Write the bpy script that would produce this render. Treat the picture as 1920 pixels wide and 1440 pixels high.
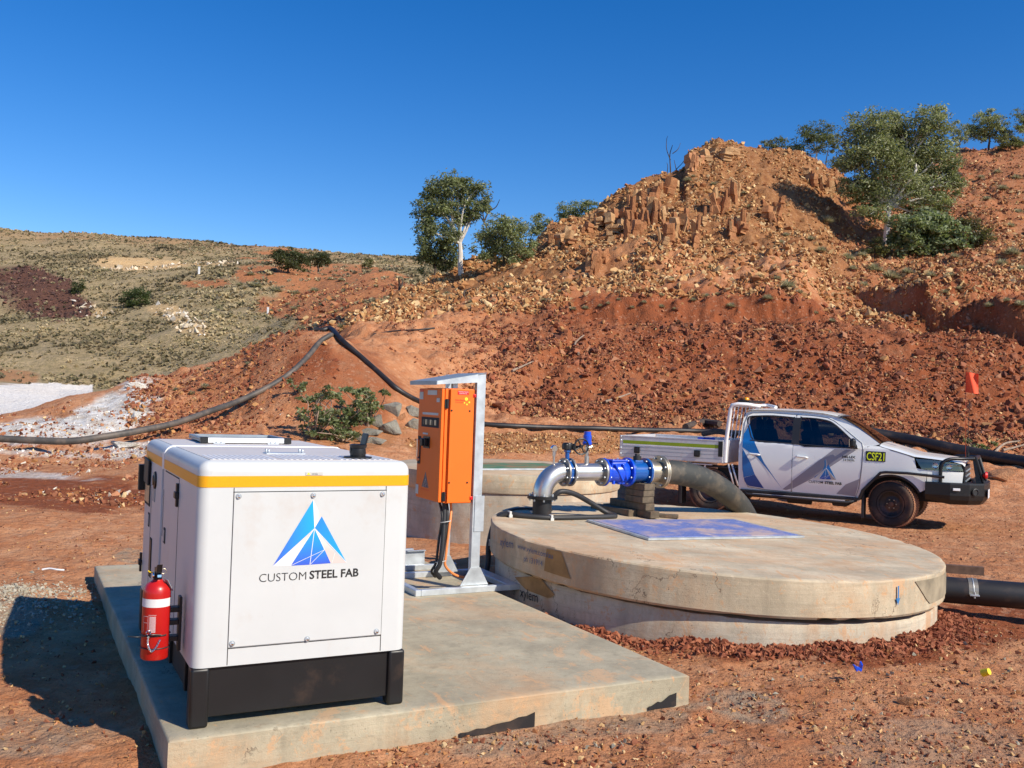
import bpy, bmesh, math, random
import numpy as np
from mathutils import Vector, Matrix, geometry
for _o in list(bpy.data.objects): bpy.data.objects.remove(_o)
random.seed(7); RNG = np.random.default_rng(7)
C = bpy.context.scene.collection
SC = bpy.context.scene
# ------------------------------------------------------------------ camera
F_PX, PITCH, ROLL, CAM_H = 1775.5, .0188, .0351, 1.85
cam = bpy.data.cameras.new('camera'); co = bpy.data.objects.new('camera', cam); C.objects.link(co)
cam.sensor_width = 36; cam.lens = F_PX/1920*36; cam.clip_start = .05; cam.clip_end = 3000
fwd = Vector((0, math.cos(PITCH), math.sin(PITCH))); up0 = Vector((0, -math.sin(PITCH), math.cos(PITCH))); rt0 = Vector((1, 0, 0))
cr, sr = math.cos(ROLL), math.sin(ROLL)
cx = cr*rt0 + sr*up0; cy = -sr*rt0 + cr*up0
m = Matrix((cx, cy, -fwd)).transposed().to_4x4(); m.translation = (0, 0, CAM_H); co.matrix_world = m
SC.camera = co
# ------------------------------------------------------------------ light
SUN_DIR = Vector((.80, -.60, 0)).normalized()*math.cos(math.radians(37)) + Vector((0, 0, math.sin(math.radians(37))))
w = bpy.data.worlds.new('World'); SC.world = w; w.use_nodes = True
nt = w.node_tree; bg = nt.nodes['Background']
sky = nt.nodes.new('ShaderNodeTexSky'); sky.sky_type = 'NISHITA'; sky.sun_disc = False
sky.sun_elevation = math.radians(37); sky.sun_rotation = math.atan2(SUN_DIR.x, SUN_DIR.y)
sky.altitude = 600; sky.air_density = 1.0; sky.dust_density = .1; sky.ozone_density = 3.0
hs = nt.nodes.new('ShaderNodeHueSaturation'); hs.inputs['Saturation'].default_value = 1.40; hs.inputs['Hue'].default_value = .511; hs.inputs['Value'].default_value = 1.06
nt.links.new(sky.outputs[0], hs.inputs['Color']); nt.links.new(hs.outputs[0], bg.inputs[0]); bg.inputs[1].default_value = .118
sl = bpy.data.lights.new('sun', 'SUN'); sl.energy = 5.0; sl.angle = math.radians(.53); sl.color = (1, .91, .765)
so = bpy.data.objects.new('sun', sl); C.objects.link(so); so.rotation_euler = SUN_DIR.to_track_quat('Z', 'Y').to_euler(); so.location = (20, -20, 30)
SC.view_settings.view_transform = 'Standard'; SC.view_settings.look = 'None'; SC.view_settings.exposure = .22; SC.view_settings.gamma = 1
SC.view_settings.use_curve_mapping = False
# ------------------------------------------------------------------ helpers: picking real positions
def unroll(x, y):
    dx, dy = x-960, y-720
    return cr*dx+sr*dy, -sr*dx+cr*dy
def ray(x, y):
    u, v = unroll(x, y); k = -v/F_PX
    return Vector((u/F_PX, math.cos(PITCH)-k*math.sin(PITCH), math.sin(PITCH)+k*math.cos(PITCH)))
def atY(x, y, Y): d = ray(x, y); t = Y/d.y; return Vector((0, 0, CAM_H))+d*t
def atZ(x, y, z): d = ray(x, y); t = (z-CAM_H)/d.z; return Vector((0, 0, CAM_H))+d*t
# ------------------------------------------------------------------ noise
_T = np.random.default_rng(3).random((256, 256))
def vn(x, y):
    xi = np.floor(x).astype(int); yi = np.floor(y).astype(int); fx = x-xi; fy = y-yi
    fx = fx*fx*(3-2*fx); fy = fy*fy*(3-2*fy); a = xi & 255; b = yi & 255; a1 = (a+1) & 255; b1 = (b+1) & 255
    return (_T[a, b]*(1-fx)+_T[a1, b]*fx)*(1-fy)+(_T[a, b1]*(1-fx)+_T[a1, b1]*fx)*fy-.5
def fbm(x, y, s, o=4, g=.5):
    r = 0; a = 1
    for i in range(o): r = r+a*vn(x/s+17.3*i, y/s+31.7*i); s /= 2.03; a *= g
    return r
# ------------------------------------------------------------------ helpers: objects
def tag(o, label=None, cat=None, group=None, kind=None):
    if label: o['label'] = label
    if cat: o['category'] = cat
    if group: o['group'] = group
    if kind: o['kind'] = kind
    return o
def thing(name, label, cat, loc=(0, 0, 0), rz=0, group=None):
    o = bpy.data.objects.new(name, None); C.objects.link(o); o.empty_display_size = .1
    o.location = loc; o.rotation_euler = (0, 0, rz); return tag(o, label, cat, group)
def mesh_obj(name, me, parent=None, label=None):
    o = bpy.data.objects.new(name, me); C.objects.link(o)
    if parent: o.parent = parent
    if label: o['label'] = label
    return o
def np_mesh(name, V, Fc, mat, smooth=False, attrs=None):
    """V (n,3), Fc (m,k) arrays"""
    V = np.asarray(V, np.float32); Fc = np.asarray(Fc, np.int32); k = Fc.shape[1]
    me = bpy.data.meshes.new(name); me.vertices.add(len(V)); me.vertices.foreach_set('co', V.ravel())
    me.loops.add(Fc.size); me.loops.foreach_set('vertex_index', Fc.ravel())
    me.polygons.add(len(Fc)); me.polygons.foreach_set('loop_start', np.arange(0, Fc.size, k, dtype=np.int32))
    me.polygons.foreach_set('use_smooth', np.full(len(Fc), smooth))
    for n, a in (attrs or {}).items():
        at = me.attributes.new(n, 'FLOAT_COLOR', 'POINT'); a = np.asarray(a, np.float32)
        if a.shape[1] == 3: a = np.c_[a, np.ones(len(a), np.float32)]
        at.data.foreach_set('color', a.ravel())
    me.update(calc_edges=True); me.materials.append(mat); return me
class MB:
    """collects shapes into one mesh object"""
    def __init__(s): s.bm = bmesh.new()
    def box(s, x0, x1, y0, y1, z0, z1, bev=0, seg=2, rot=None, sm=False):
        r = bmesh.ops.create_cube(s.bm, size=1); vs = r['verts']
        for v in vs: v.co = Vector((x0+(v.co.x+.5)*(x1-x0), y0+(v.co.y+.5)*(y1-y0), z0+(v.co.z+.5)*(z1-z0)))
        if bev:
            es = list({e for v in vs for e in v.link_edges})
            rr = bmesh.ops.bevel(s.bm, geom=es, offset=bev, segments=seg, affect='EDGES', profile=.5)
            vs = list({v for f in rr['faces'] for v in f.verts})
            if sm:
                for f in rr['faces']: f.smooth = True
        if rot is not None: bmesh.ops.transform(s.bm, matrix=rot, verts=vs)
        return s
    def obox(s, c, size, rz=0, rx=0, ry=0, bev=0):
        from mathutils import Euler
        M_ = Matrix.Translation(c) @ Euler((rx, ry, rz)).to_matrix().to_4x4(); h = [q/2 for q in size]
        return s.box(-h[0], h[0], -h[1], h[1], -h[2], h[2], bev, rot=M_)
    def cyl(s, p0, p1, r, r1=None, n=20, caps=True, sm=True):
        return s.tube([p0, p1], [r, r if r1 is None else r1], n, caps, sm)
    def tube(s, pts, r, n=10, caps=True, sm=True, ref=None):
        pts = [Vector(p) for p in pts]; rs = r if isinstance(r, (list, tuple)) else [r]*len(pts)
        rings = []; prev = None
        for i, p in enumerate(pts):
            a = pts[max(i-1, 0)]; b = pts[min(i+1, len(pts)-1)]; t = (b-a).normalized()
            if prev is None:
                q = Vector((0, 0, 1)) if abs(t.z) < .9 else Vector((1, 0, 0)); nx = t.cross(q).normalized()
            else:
                nx = (prev-t*prev.dot(t)).normalized()
            prev = nx; ny = t.cross(nx)
            k = 1
            if 0 < i < len(pts)-1:
                c = (pts[i]-pts[i-1]).normalized().dot((pts[i+1]-pts[i]).normalized()); k = 1/max(.6, math.sqrt((1+c)/2))
            rings.append([s.bm.verts.new(p+(nx*math.cos(2*math.pi*j/n)+ny*math.sin(2*math.pi*j/n))*rs[i]*k) for j in range(n)])
        for i in range(len(rings)-1):
            for j in range(n):
                f = s.bm.faces.new((rings[i][j], rings[i][(j+1) % n], rings[i+1][(j+1) % n], rings[i+1][j])); f.smooth = sm
        if caps:
            s.bm.faces.new(rings[0][::-1]); s.bm.faces.new(rings[-1])
        return s
    def lathe(s, prof, o=(0, 0, 0), ax=(0, 0, 1), n=32, sm=True, closed=False):
        """prof: list of (r, t) along axis"""
        ax = Vector(ax).normalized(); q = Vector((0, 0, 1)) if abs(ax.z) < .9 else Vector((1, 0, 0))
        nx = ax.cross(q).normalized(); ny = ax.cross(nx); o = Vector(o); R = []
        for r, t in prof:
            if r < 1e-5: R.append([s.bm.verts.new(o+ax*t)]*n)
            else: R.append([s.bm.verts.new(o+ax*t+(nx*math.cos(2*math.pi*j/n)+ny*math.sin(2*math.pi*j/n))*r) for j in range(n)])
        L = len(R)
        for i in range(L if closed else L-1):
            A, B = R[i], R[(i+1) % L]
            for j in range(n):
                vs = []
                for v in (A[j], A[(j+1) % n], B[(j+1) % n], B[j]):
                    if v not in vs: vs.append(v)
                if len(vs) > 2:
                    try: f = s.bm.faces.new(vs); f.smooth = sm
                    except ValueError: pass
        return s
    def prism(s, pts, d):
        """pts: 3D polygon, d: extrusion vector"""
        d = Vector(d); A = [s.bm.verts.new(Vector(p)) for p in pts]; B = [s.bm.verts.new(Vector(p)+d) for p in pts]
        s.bm.faces.new(A[::-1]); s.bm.faces.new(B); n = len(A)
        for i in range(n): s.bm.faces.new((A[i], A[(i+1) % n], B[(i+1) % n], B[i]))
        return s
    def poly(s, pts):
        s.bm.faces.new([s.bm.verts.new(Vector(p)) for p in pts]); return s
    def build(s, name, mat, parent=None, label=None, sharp=40):
        bmesh.ops.recalc_face_normals(s.bm, faces=s.bm.faces)
        if sharp:
            a = math.radians(sharp)
            for e in s.bm.edges:
                if len(e.link_faces) == 2 and e.calc_face_angle(0) > a: e.smooth = False
        me = bpy.data.meshes.new(name); s.bm.to_mesh(me); s.bm.free(); me.materials.append(mat)
        return mesh_obj(name, me, parent, label)
def spline(pts, k=8):
    """Catmull-Rom through pts"""
    P = [Vector(p) for p in pts]; P = [2*P[0]-P[1]]+P+[2*P[-1]-P[-2]]; out = []
    for i in range(1, len(P)-2):
        a, b, c, d = P[i-1:i+3]
        for j in range(k):
            t = j/k; out.append(.5*((2*b)+(c-a)*t+(2*a-5*b+4*c-d)*t*t+(3*b-a-3*c+d)*t**3))
    out.append(P[-2]); return out
# ------------------------------------------------------------------ materials
def nodes(name):
    mt = bpy.data.materials.new(name); mt.use_nodes = True; t = mt.node_tree; return mt, t, t.nodes['Principled BSDF']
def N(t, ty, **k):
    n = t.nodes.new(ty)
    for a, b in k.items():
        if a.startswith('i_'): n.inputs[a[2:].replace('_', ' ')].default_value = b
        else: setattr(n, a, b)
    return n
def mixc(t, fac, a, b, blend='MIX'):
    n = t.nodes.new('ShaderNodeMix'); n.data_type = 'RGBA'; n.blend_type = blend
    for s_, v in ((0, fac), (6, a), (7, b)):
        if isinstance(v, (int, float)): n.inputs[s_].default_value = v
        elif isinstance(v, (tuple, list)): n.inputs[s_].default_value = (*v[:3], 1)
        else: t.links.new(v, n.inputs[s_])
    return n.outputs[2]
def ramp(t, src, p0, p1, v0=0, v1=1):
    n = t.nodes.new('ShaderNodeMapRange'); n.inputs[1].default_value = p0; n.inputs[2].default_value = p1
    n.inputs[3].default_value = v0; n.inputs[4].default_value = v1; t.links.new(src, n.inputs[0]); return n.outputs[0]
def mth(t, op, a, b=0):
    n = t.nodes.new('ShaderNodeMath'); n.operation = op
    for i, v in enumerate((a, b)):
        if isinstance(v, (int, float)): n.inputs[i].default_value = v
        else: t.links.new(v, n.inputs[i])
    return n.outputs[0]
def noise(t, vec, scale, det=6, rough=.55, dist=0):
    n = N(t, 'ShaderNodeTexNoise'); n.inputs['Scale'].default_value = scale; n.inputs['Detail'].default_value = det
    n.inputs['Roughness'].default_value = rough; n.inputs['Distortion'].default_value = dist
    if vec is not None: t.links.new(vec, n.inputs['Vector'])
    return n.outputs[0]
def addbump(t, b, h, strength, dist=.01, prev=None):
    n = N(t, 'ShaderNodeBump'); n.inputs['Strength'].default_value = strength; n.inputs['Distance'].default_value = dist
    t.links.new(h, n.inputs['Height'])
    if prev is not None: t.links.new(prev, n.inputs['Normal'])
    t.links.new(n.outputs[0], b.inputs['Normal']); return n.outputs[0]
DIRT = (.36, .145, .062)
def mat(name, col, rough=.5, metal=0, var=.12, vs=4, bump=0, bs=60, bd=.004, dust=0, dcol=DIRT, ds=3, coat=0, spec=.5):
    mt, t, b = nodes(name); tc = N(t, 'ShaderNodeTexCoord').outputs['Object']
    c = mixc(t, ramp(t, noise(t, tc, vs), .3, .7), [q*(1-var) for q in col], [min(1, q*(1+var)) for q in col])
    if dust:
        f = ramp(t, noise(t, tc, ds, 8, .65), .62-dust*.4, .8-dust*.3); f = mth(t, 'MULTIPLY', f, min(1, .35+dust))
        c = mixc(t, f, c, dcol)
        t.links.new(mth(t, 'MAXIMUM', mth(t, 'MULTIPLY', f, .9), rough), b.inputs['Roughness'])
    else: b.inputs['Roughness'].default_value = rough
    t.links.new(c, b.inputs['Base Color']); b.inputs['Metallic'].default_value = metal
    b.inputs['Specular IOR Level'].default_value = spec
    if coat: b.inputs['Coat Weight'].default_value = coat; b.inputs['Coat Roughness'].default_value = .08
    if bump: addbump(t, b, noise(t, tc, bs, 4), bump, bd)
    return mt
def attr_mat(name, attr, rough=.6, bump=0, bs=40):
    mt, t, b = nodes(name); a = N(t, 'ShaderNodeAttribute', attribute_name=attr)
    t.links.new(a.outputs['Color'], b.inputs['Base Color']); b.inputs['Roughness'].default_value = rough
    if bump: addbump(t, b, noise(t, N(t, 'ShaderNodeTexCoord').outputs['Object'], bs), bump, .02)
    return mt
def glass(name, tint=(.25, .3, .3), gl=.06):
    mt = bpy.data.materials.new(name); mt.use_nodes = True; t = mt.node_tree; t.nodes.clear()
    o = N(t, 'ShaderNodeOutputMaterial'); mx = N(t, 'ShaderNodeMixShader'); tr = N(t, 'ShaderNodeBsdfTransparent'); g = N(t, 'ShaderNodeBsdfGlossy')
    tr.inputs[0].default_value = (*tint, 1); g.inputs[1].default_value = .02; fr = N(t, 'ShaderNodeFresnel'); fr.inputs[0].default_value = 1.5
    t.links.new(mth(t, 'ADD', fr.outputs[0], gl), mx.inputs[0]); t.links.new(tr.outputs[0], mx.inputs[1]); t.links.new(g.outputs[0], mx.inputs[2]); t.links.new(mx.outputs[0], o.inputs[0]); return mt
def canopy_mat():
    mt = mat('white_powder_coat', (.585, .605, .60), .38, var=.03, dust=.14, ds=2.5, dcol=(.5, .4, .32)); t = mt.node_tree; b = t.nodes['Principled BSDF']
    src = b.inputs['Base Color'].links[0].from_socket; tc = N(t, 'ShaderNodeTexCoord').outputs['Object']; mp = N(t, 'ShaderNodeMapping'); mp.inputs['Scale'].default_value = (1, 1, .4); t.links.new(tc, mp.inputs[0])
    c = mixc(t, ramp(t, noise(t, mp.outputs[0], 26, 4, .6), .70, .76, 0, .35), src, (.36, .33, .30)); c = mixc(t, ramp(t, noise(t, mp.outputs[0], 7, 6, .7), .60, .78, 0, .22), c, (.5, .42, .34))
    t.links.new(c, b.inputs['Base Color']); addbump(t, b, noise(t, tc, 2.2, 2), .12, .01); return mt
M = dict(
    canopy=canopy_mat(),
    rooftop=mat('dusty_grazing_light_roof', (.62, .58, .55), .5, var=.05, dust=.3, ds=2, dcol=(.5, .4, .34)),  # canopy white greyed for dust, with grazing light painted in
    white=mat('white_paint', (.80, .80, .80), .35, var=.03, dust=.1),
    black=mat('black_paint', (.009, .009, .010), .42, var=.2, dust=.05, dcol=(.12, .07, .045)),
    rubber=mat('black_rubber', (.022, .022, .024), .55, var=.25, dust=.12, ds=6, dcol=(.14, .09, .06)),
    poly=mat('black_polythene', (.016, .015, .016), .5, var=.3, dust=.15, ds=4, dcol=(.13, .075, .045)),
    seam=mat('dark_seam', (.03, .028, .026), .8),
    orange=mat('orange_enamel', (.85, .15, .001), .55, var=.03),
    cableorange=mat('orange_cable_sheath', (.85, .27, .08), .5),
    galv=mat('galvanised_steel', (.56, .60, .63), .42, .55, var=.22, vs=9, bump=.05, bs=120),
    galvdark=mat('dull_galvanised_sheet', (.33, .38, .42), .5, .5, var=.15, vs=9),
    stainless=mat('brushed_stainless', (.62, .60, .57), .33, .9, var=.1, vs=8, dust=.1),
    bronze=mat('weathered_steel', (.46, .40, .30), .42, .8, var=.2, vs=8),
    flange=mat('grey_flange', (.30, .29, .27), .45, .7, var=.2, vs=20),
    blue=mat('blue_epoxy', (.006, .07, .62), .28, var=.12, vs=12, coat=.3),
    blue2=mat('dark_blue_epoxy', (.006, .085, .33), .25, var=.12, vs=12, coat=.5),
    red=mat('red_gloss', (.48, .010, .008), .35, var=.08, dust=.08, coat=.2),
    amber=None,
    timber=mat('weathered_timber', (.12, .09, .058), .85, var=.4, vs=14, bump=.5, bs=60, bd=.006, dust=.2),
    bark=mat('dark_bark', (.07, .05, .04), .9, var=.3, vs=12, bump=.6, bs=30),
    whitebark=mat('white_gum_bark', (.62, .57, .50), .8, var=.2, vs=3, bump=.3, bs=12),
    log=mat('grey_dead_wood', (.30, .22, .16), .9, var=.35, vs=8, bump=.5, bs=20),
    label=mat('silver_label', (.55, .55, .52), .5),
    yellow=mat('yellow_plastic', (.85, .62, .02), .4),
    lime=mat('lime_reflective_tape', (.27, .38, .008), .4, var=.1),
    alu=mat('aluminium_extrusion', (.66, .65, .66), .35, .35, var=.05, dust=.15),
    pv=mat('solar_cells', (.05, .035, .035), .2, coat=.5),
    tyre=mat('dusty_tyre', (.03, .026, .024), .85, dust=.38, ds=3, dcol=(.24, .12, .06), var=.3),
    tread=mat('muddy_tread', (.34, .17, .095), .95, var=.3, vs=8, bump=.6, bs=50),
    steelwheel=mat('dark_steel_wheel', (.03, .026, .024), .6, dust=.3),
    paint=mat('white_car_paint', (.81, .82, .79), .22, var=.015, dust=.08, ds=1.6, dcol=(.5, .36, .27), coat=.35),
    trim=mat('black_plastic_trim', (.02, .02, .022), .5),
    glass=glass('tinted_glass', (.30, .33, .34)), wglass=glass('windscreen_glass', (.12, .14, .16), .10),
    lampglass=glass('lamp_glass', (.75, .8, .85), .1),
    chrome=mat('chrome', (.8, .8, .82), .12, 1, var=.02),
    flag=mat('orange_red_flag', (.95, .10, .03), .7),
    wrapb=mat('blue_wrap_film', (.012, .14, .42), .3, var=.2, vs=1.5), wrapd=mat('deep_blue_wrap_film', (.010, .07, .28), .3, var=.2, vs=1.5),
    wrapg=mat('grey_wrap_film', (.30, .285, .31), .3, var=.03),
    ink=mat('black_print', (.015, .014, .014), .5), bluepaint=mat('faded_blue_paint', (.10, .14, .24), .8, var=.3, vs=30), arrow=mat('blue_marker_paint', (.03, .17, .42), .7),
    redlabel=mat('red_label', (.75, .012, .012), .4), whiteprint=mat('white_print', (.8, .8, .8), .5),
    neon=mat('fluorescent_yellow_print', (.80, .95, .01), .4), yprint=mat('yellow_print', (.95, .75, .03), .5),
    green=mat('green_cover', (.07, .20, .10), .7, var=.2, dust=.5), seat=mat('dark_seat_fabric', (.015, .018, .03), .8),
)
def amber_mat():
    mt, t, b = nodes('amber_reflective_tape'); tc = N(t, 'ShaderNodeTexCoord').outputs['Object']
    br = N(t, 'ShaderNodeTexBrick'); br.inputs['Scale'].default_value = 60; br.offset = 0
    br.inputs['Color1'].default_value = (.87, .42, .004, 1); br.inputs['Color2'].default_value = (.80, .38, .004, 1); br.inputs['Mortar'].default_value = (.74, .36, .02, 1)
    br.inputs['Mortar Size'].default_value = .03
    mp = N(t, 'ShaderNodeMapping'); mp.inputs['Rotation'].default_value = (math.pi/2, 0, 0); t.links.new(tc, mp.inputs[0]); t.links.new(mp.outputs[0], br.inputs[0])
    t.links.new(br.outputs[0], b.inputs['Base Color']); b.inputs['Roughness'].default_value = .3; return mt
M['amber'] = amber_mat()
def concrete_mat(name, base, dirt=.5, ds=1.2, stretch=(1, 1, 1), rustcol=(.38, .20, .095), seed=0):
    mt, t, b = nodes(name); tc = N(t, 'ShaderNodeTexCoord').outputs['Object']
    mp = N(t, 'ShaderNodeMapping'); mp.inputs['Scale'].default_value = stretch; mp.inputs['Location'].default_value = (seed, seed*2, 0); t.links.new(tc, mp.inputs[0]); v = mp.outputs[0]
    c = mixc(t, ramp(t, noise(t, v, 1.7, 9, .66), .34, .66), [q*.72 for q in base], [q*1.2 for q in base])
    st = N(t, 'ShaderNodeMapping'); st.inputs['Scale'].default_value = (5, 5, .35); t.links.new(tc, st.inputs[0]); c = mixc(t, ramp(t, noise(t, st.outputs[0], 1.3, 5, .6), .56, .72, 0, .4), c, [q*.5 for q in base])
    c = mixc(t, ramp(t, noise(t, v, 22, 4, .6), .55, .8, 0, .35), c, [q*.55 for q in base])
    c = mixc(t, mth(t, 'MULTIPLY', ramp(t, noise(t, v, ds, 9, .68, .4), .60-.25*dirt, .74-.12*dirt), .75), c, rustcol)
    c = mixc(t, ramp(t, noise(t, v, ds*5, 5, .6), .66, .76, 0, .5), c, [q*.6 for q in rustcol])
    c = mixc(t, mth(t, 'MULTIPLY', ramp(t, noise(t, v, ds*2.6, 12, .78, .8), .56, .60), .55), c, [min(1, q*1.25) for q in rustcol])
    c = mixc(t, ramp(t, noise(t, v, 60, 3, .7), .68, .74, 0, .6), c, [q*.45 for q in base])
    g = N(t, 'ShaderNodeMapping'); g.inputs['Scale'].default_value = (.7, .7, 16); t.links.new(tc, g.inputs[0]); gn = noise(t, g.outputs[0], 1.6, 6, .7)
    c = mixc(t, ramp(t, gn, .52, .66, 0, .35), c, [q*.55 for q in base])
    sp_ = noise(t, tc, 11, 14, .82, .3); c = mixc(t, ramp(t, sp_, .53, .60, 0, .38), c, [q*.62 for q in base]); c = mixc(t, ramp(t, sp_, .36, .43, .35, 0), c, [min(1, q*1.45) for q in base])
    dr = N(t, 'ShaderNodeMapping'); dr.inputs['Scale'].default_value = (3, .8, 3); dr.inputs['Rotation'].default_value = (0, 0, .5); t.links.new(tc, dr.inputs[0])
    dn = noise(t, dr.outputs[0], 3.5, 13, .75, .5); c = mixc(t, ramp(t, dn, .60-.05*dirt, .63-.04*dirt, 0, .62), c, [min(1, q*1.15) for q in rustcol])
    cw = N(t, 'ShaderNodeMapping'); cw.inputs['Location'].default_value = (seed+5, 3, 1); t.links.new(tc, cw.inputs[0])
    ck = mth(t, 'ABSOLUTE', mth(t, 'SUBTRACT', noise(t, cw.outputs[0], .9, 7, .6), .5)); cm = mth(t, 'MULTIPLY', ramp(t, ck, .0012, .0030, 1, 0), ramp(t, noise(t, cw.outputs[0], .7, 2), .52, .56)); c = mixc(t, mth(t, 'MULTIPLY', cm, .75), c, (.09, .06, .04))
    vp = N(t, 'ShaderNodeTexVoronoi'); vp.inputs['Scale'].default_value = 42; t.links.new(tc, vp.inputs['Vector']); pit = mth(t, 'MULTIPLY', ramp(t, vp.outputs['Distance'], .10, .2, 1, 0), ramp(t, noise(t, tc, 5, 3), .55, .62)); c = mixc(t, mth(t, 'MULTIPLY', pit, .7), c, [q*.3 for q in base])
    t.links.new(c, b.inputs['Base Color']); b.inputs['Roughness'].default_value = .88
    n1 = addbump(t, b, noise(t, v, 3, 5), .35, .02); n2 = addbump(t, b, gn, .5, .006, n1); n3 = addbump(t, b, sp_, .7, .008, n2); addbump(t, b, noise(t, tc, 120, 3), .4, .003, n3); return mt
M['slab'] = concrete_mat('grey_slab_concrete', (.42, .37, .26), .42, .9, rustcol=(.52, .30, .15))
M['lidc'] = concrete_mat('dusty_lid_concrete', (.57, .475, .33), .62, .9, (1, 1.8, .6), rustcol=(.52, .29, .14), seed=3)
M['wallc'] = concrete_mat('tank_wall_concrete', (.54, .47, .36), .42, 1.3, (1, 1, .5), rustcol=(.46, .23, .10), seed=9)
# ------------------------------------------------------------------ text
def text_on(s, O, ax, ay, size, mt, parent, bold=0, xs=1.0, width=None, name='lettering', depth=.0012, fn=None):
    cu = bpy.data.curves.new('t', 'FONT'); cu.body = s; cu.size = 1; cu.offset = bold; cu.resolution_u = 3
    o = bpy.data.objects.new('t', cu); C.objects.link(o); me = bpy.data.meshes.new_from_object(o)
    bpy.data.objects.remove(o); bpy.data.curves.remove(cu)
    V = np.zeros(len(me.vertices)*3); me.vertices.foreach_get('co', V); V = V.reshape(-1, 3)
    x0, x1 = V[:, 0].min(), V[:, 0].max(); sx = size*xs if width is None else width/(x1-x0)
    O = Vector(O); ax = Vector(ax).normalized(); ay = Vector(ay).normalized(); nrm = ax.cross(ay)
    for v, q in zip(me.vertices, V):
        a, h = (q[0]-x0)*sx, q[1]*size
        v.co = fn(a, h) if fn else O+ax*a+ay*h+nrm*depth
    me.name = name; me.materials.clear(); me.materials.append(mt); return mesh_obj(name, me, parent)
# ------------------------------------------------------------------ terrain: height from surveyed break lines
def curve(pts):
    """pts: (px, py, Y) break-line points -> sampled elevations along bearing"""
    a = np.array(pts, float); u, v = cr*(a[:, 0]-960)+sr*(a[:, 1]-720), -sr*(a[:, 0]-960)+cr*(a[:, 1]-720)
    o = np.argsort(u); return u[o], v[o], a[o, 2]
def zc(u, v, Y): return CAM_H+Y*np.tan(PITCH-np.arctan(v/F_PX))
BL = [  # front hills, near to far
 curve([(-900,905,14),(-400,895,16),(0,882,17),(150,878,17),(300,860,17.5),(560,838,19),(700,838,20),(800,852,20.5),(1000,850,22),(1200,852,24),(1500,852,24),(1700,868,24),(1920,885,24),(2500,930,24)]),
 curve([(-900,840,17),(-400,835,19),(0,824,19.5),(150,824,20),(300,803,21),(560,795,21),(700,792,22),(800,808,23),(1000,806,26),(1200,808,27),(1500,812,27),(1700,838,27),(1920,866,27),(2500,900,27)]),
 curve([(-900,770,24),(-300,790,24),(0,779,24),(60,766,24.5),(130,744,25),(200,731,26),(250,708,26.5),(350,702,27),(400,690,26.8),(450,668,26.6),(510,631,26.4),(560,620,26),(622,623,25.6),(655,642,25.4),(700,686,24.8),(745,732,24.2),(790,762,24.4),(830,778,25.5),(900,786,27.2),(1000,778,29),(1200,782,29.4),(1500,786,29.4),(1700,805,29.4),(1920,828,29.4),(2500,850,29)]),
 curve([(-900,800,31),(-300,806,31),(0,800,31),(130,762,31),(250,740,31.5),(400,712,32),(500,672,33),(622,654,33),(700,638,33),(800,655,32.6),(900,660,32.6),(1000,650,33),(1100,612,35.2),(1200,602,35.9),(1350,604,36.0),(1500,604,36.1),(1600,618,35.3),(1750,628,35),(1920,630,35),(2500,640,35)]),
 curve([(-900,850,36),(0,835,36),(300,790,37),(400,750,37),(560,668,38),(622,645,38),(660,618,38),(740,600,39),(800,590,39.5),(900,570,39.5),(1000,575,38.5),(1100,572,37.5),(1200,562,36.6),(1350,566,36.6),(1500,568,36.8),(1560,590,38),(1640,602,39),(1690,600,40),(1740,578,38),(1830,572,38),(1920,570,38),(2500,570,38)]),
 curve([(-900,870,40),(0,860,40),(300,820,40),(560,705,40),(622,650,39.5),(660,610,40),(740,578,43),(800,557,45),(870,540,46),(940,525,46),(1000,510,46),(1100,478,46.5),(1200,450,47),(1300,430,48),(1400,430,48),(1500,440,49),(1600,485,49),(1660,478,50),(1750,490,49),(1850,462,50),(1920,455,50),(2500,430,50)]),
 curve([(-900,900,46),(0,890,46),(300,850,46),(560,740,44),(610,665,41),(660,603,42),(740,556,46),(800,531,49),(870,507,50),(940,490,51),(1000,466,52),(1016,452,52),(1030,432,52.5),(1100,407,54),(1160,373,55),(1180,352,56),(1240,330,57),(1284,322,58),(1292,288,58.5),(1330,274,60),(1350,264,60),(1375,272,60),(1400,283,60),(1480,297,60),(1550,320,60),(1600,345,62),(1660,330,70),(1720,300,78),(1780,291,80),(1850,284,80),(1920,273,80),(2100,255,80),(2500,235,80)]),
]
BF = [  # far slopes on the left
 curve([(-900,800,38),(-300,790,38),(0,778,38),(130,760,38),(300,750,38),(560,690,40),(622,670,42),(700,680,44),(760,700,44),(900,720,46),(1400,720,50)]),
 curve([(-900,690,52),(-300,692,52),(0,700,52),(60,712,52),(110,732,50),(200,726,52),(300,724,52),(400,690,52),(500,665,52),(560,640,50),(622,612,50),(700,600,52),(760,600,54),(900,600,60),(1400,560,70)]),
 curve([(-900,590,75),(0,602,75),(200,602,75),(400,583,75),(500,580,72),(560,570,70),(622,556,68),(700,548,66),(760,545,68),(900,528,80),(1400,540,90)]),
 curve([(-900,490,105),(0,506,105),(200,503,105),(400,500,105),(500,503,98),(600,520,92),(700,508,95),(800,505,115),(1000,505,125),(1400,515,130)]),
 curve([(-900,360,160),(-400,394,160),(0,427,160),(200,440,160),(400,456,160),(500,466,160),(600,475,160),(700,483,160),(790,489,160),(900,496,160),(1000,500,160),(1400,520,160)]),
]
def sstep(a, b, x): t = np.clip((x-a)/(b-a), 0, 1); return t*t*(3-2*t)
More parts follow.
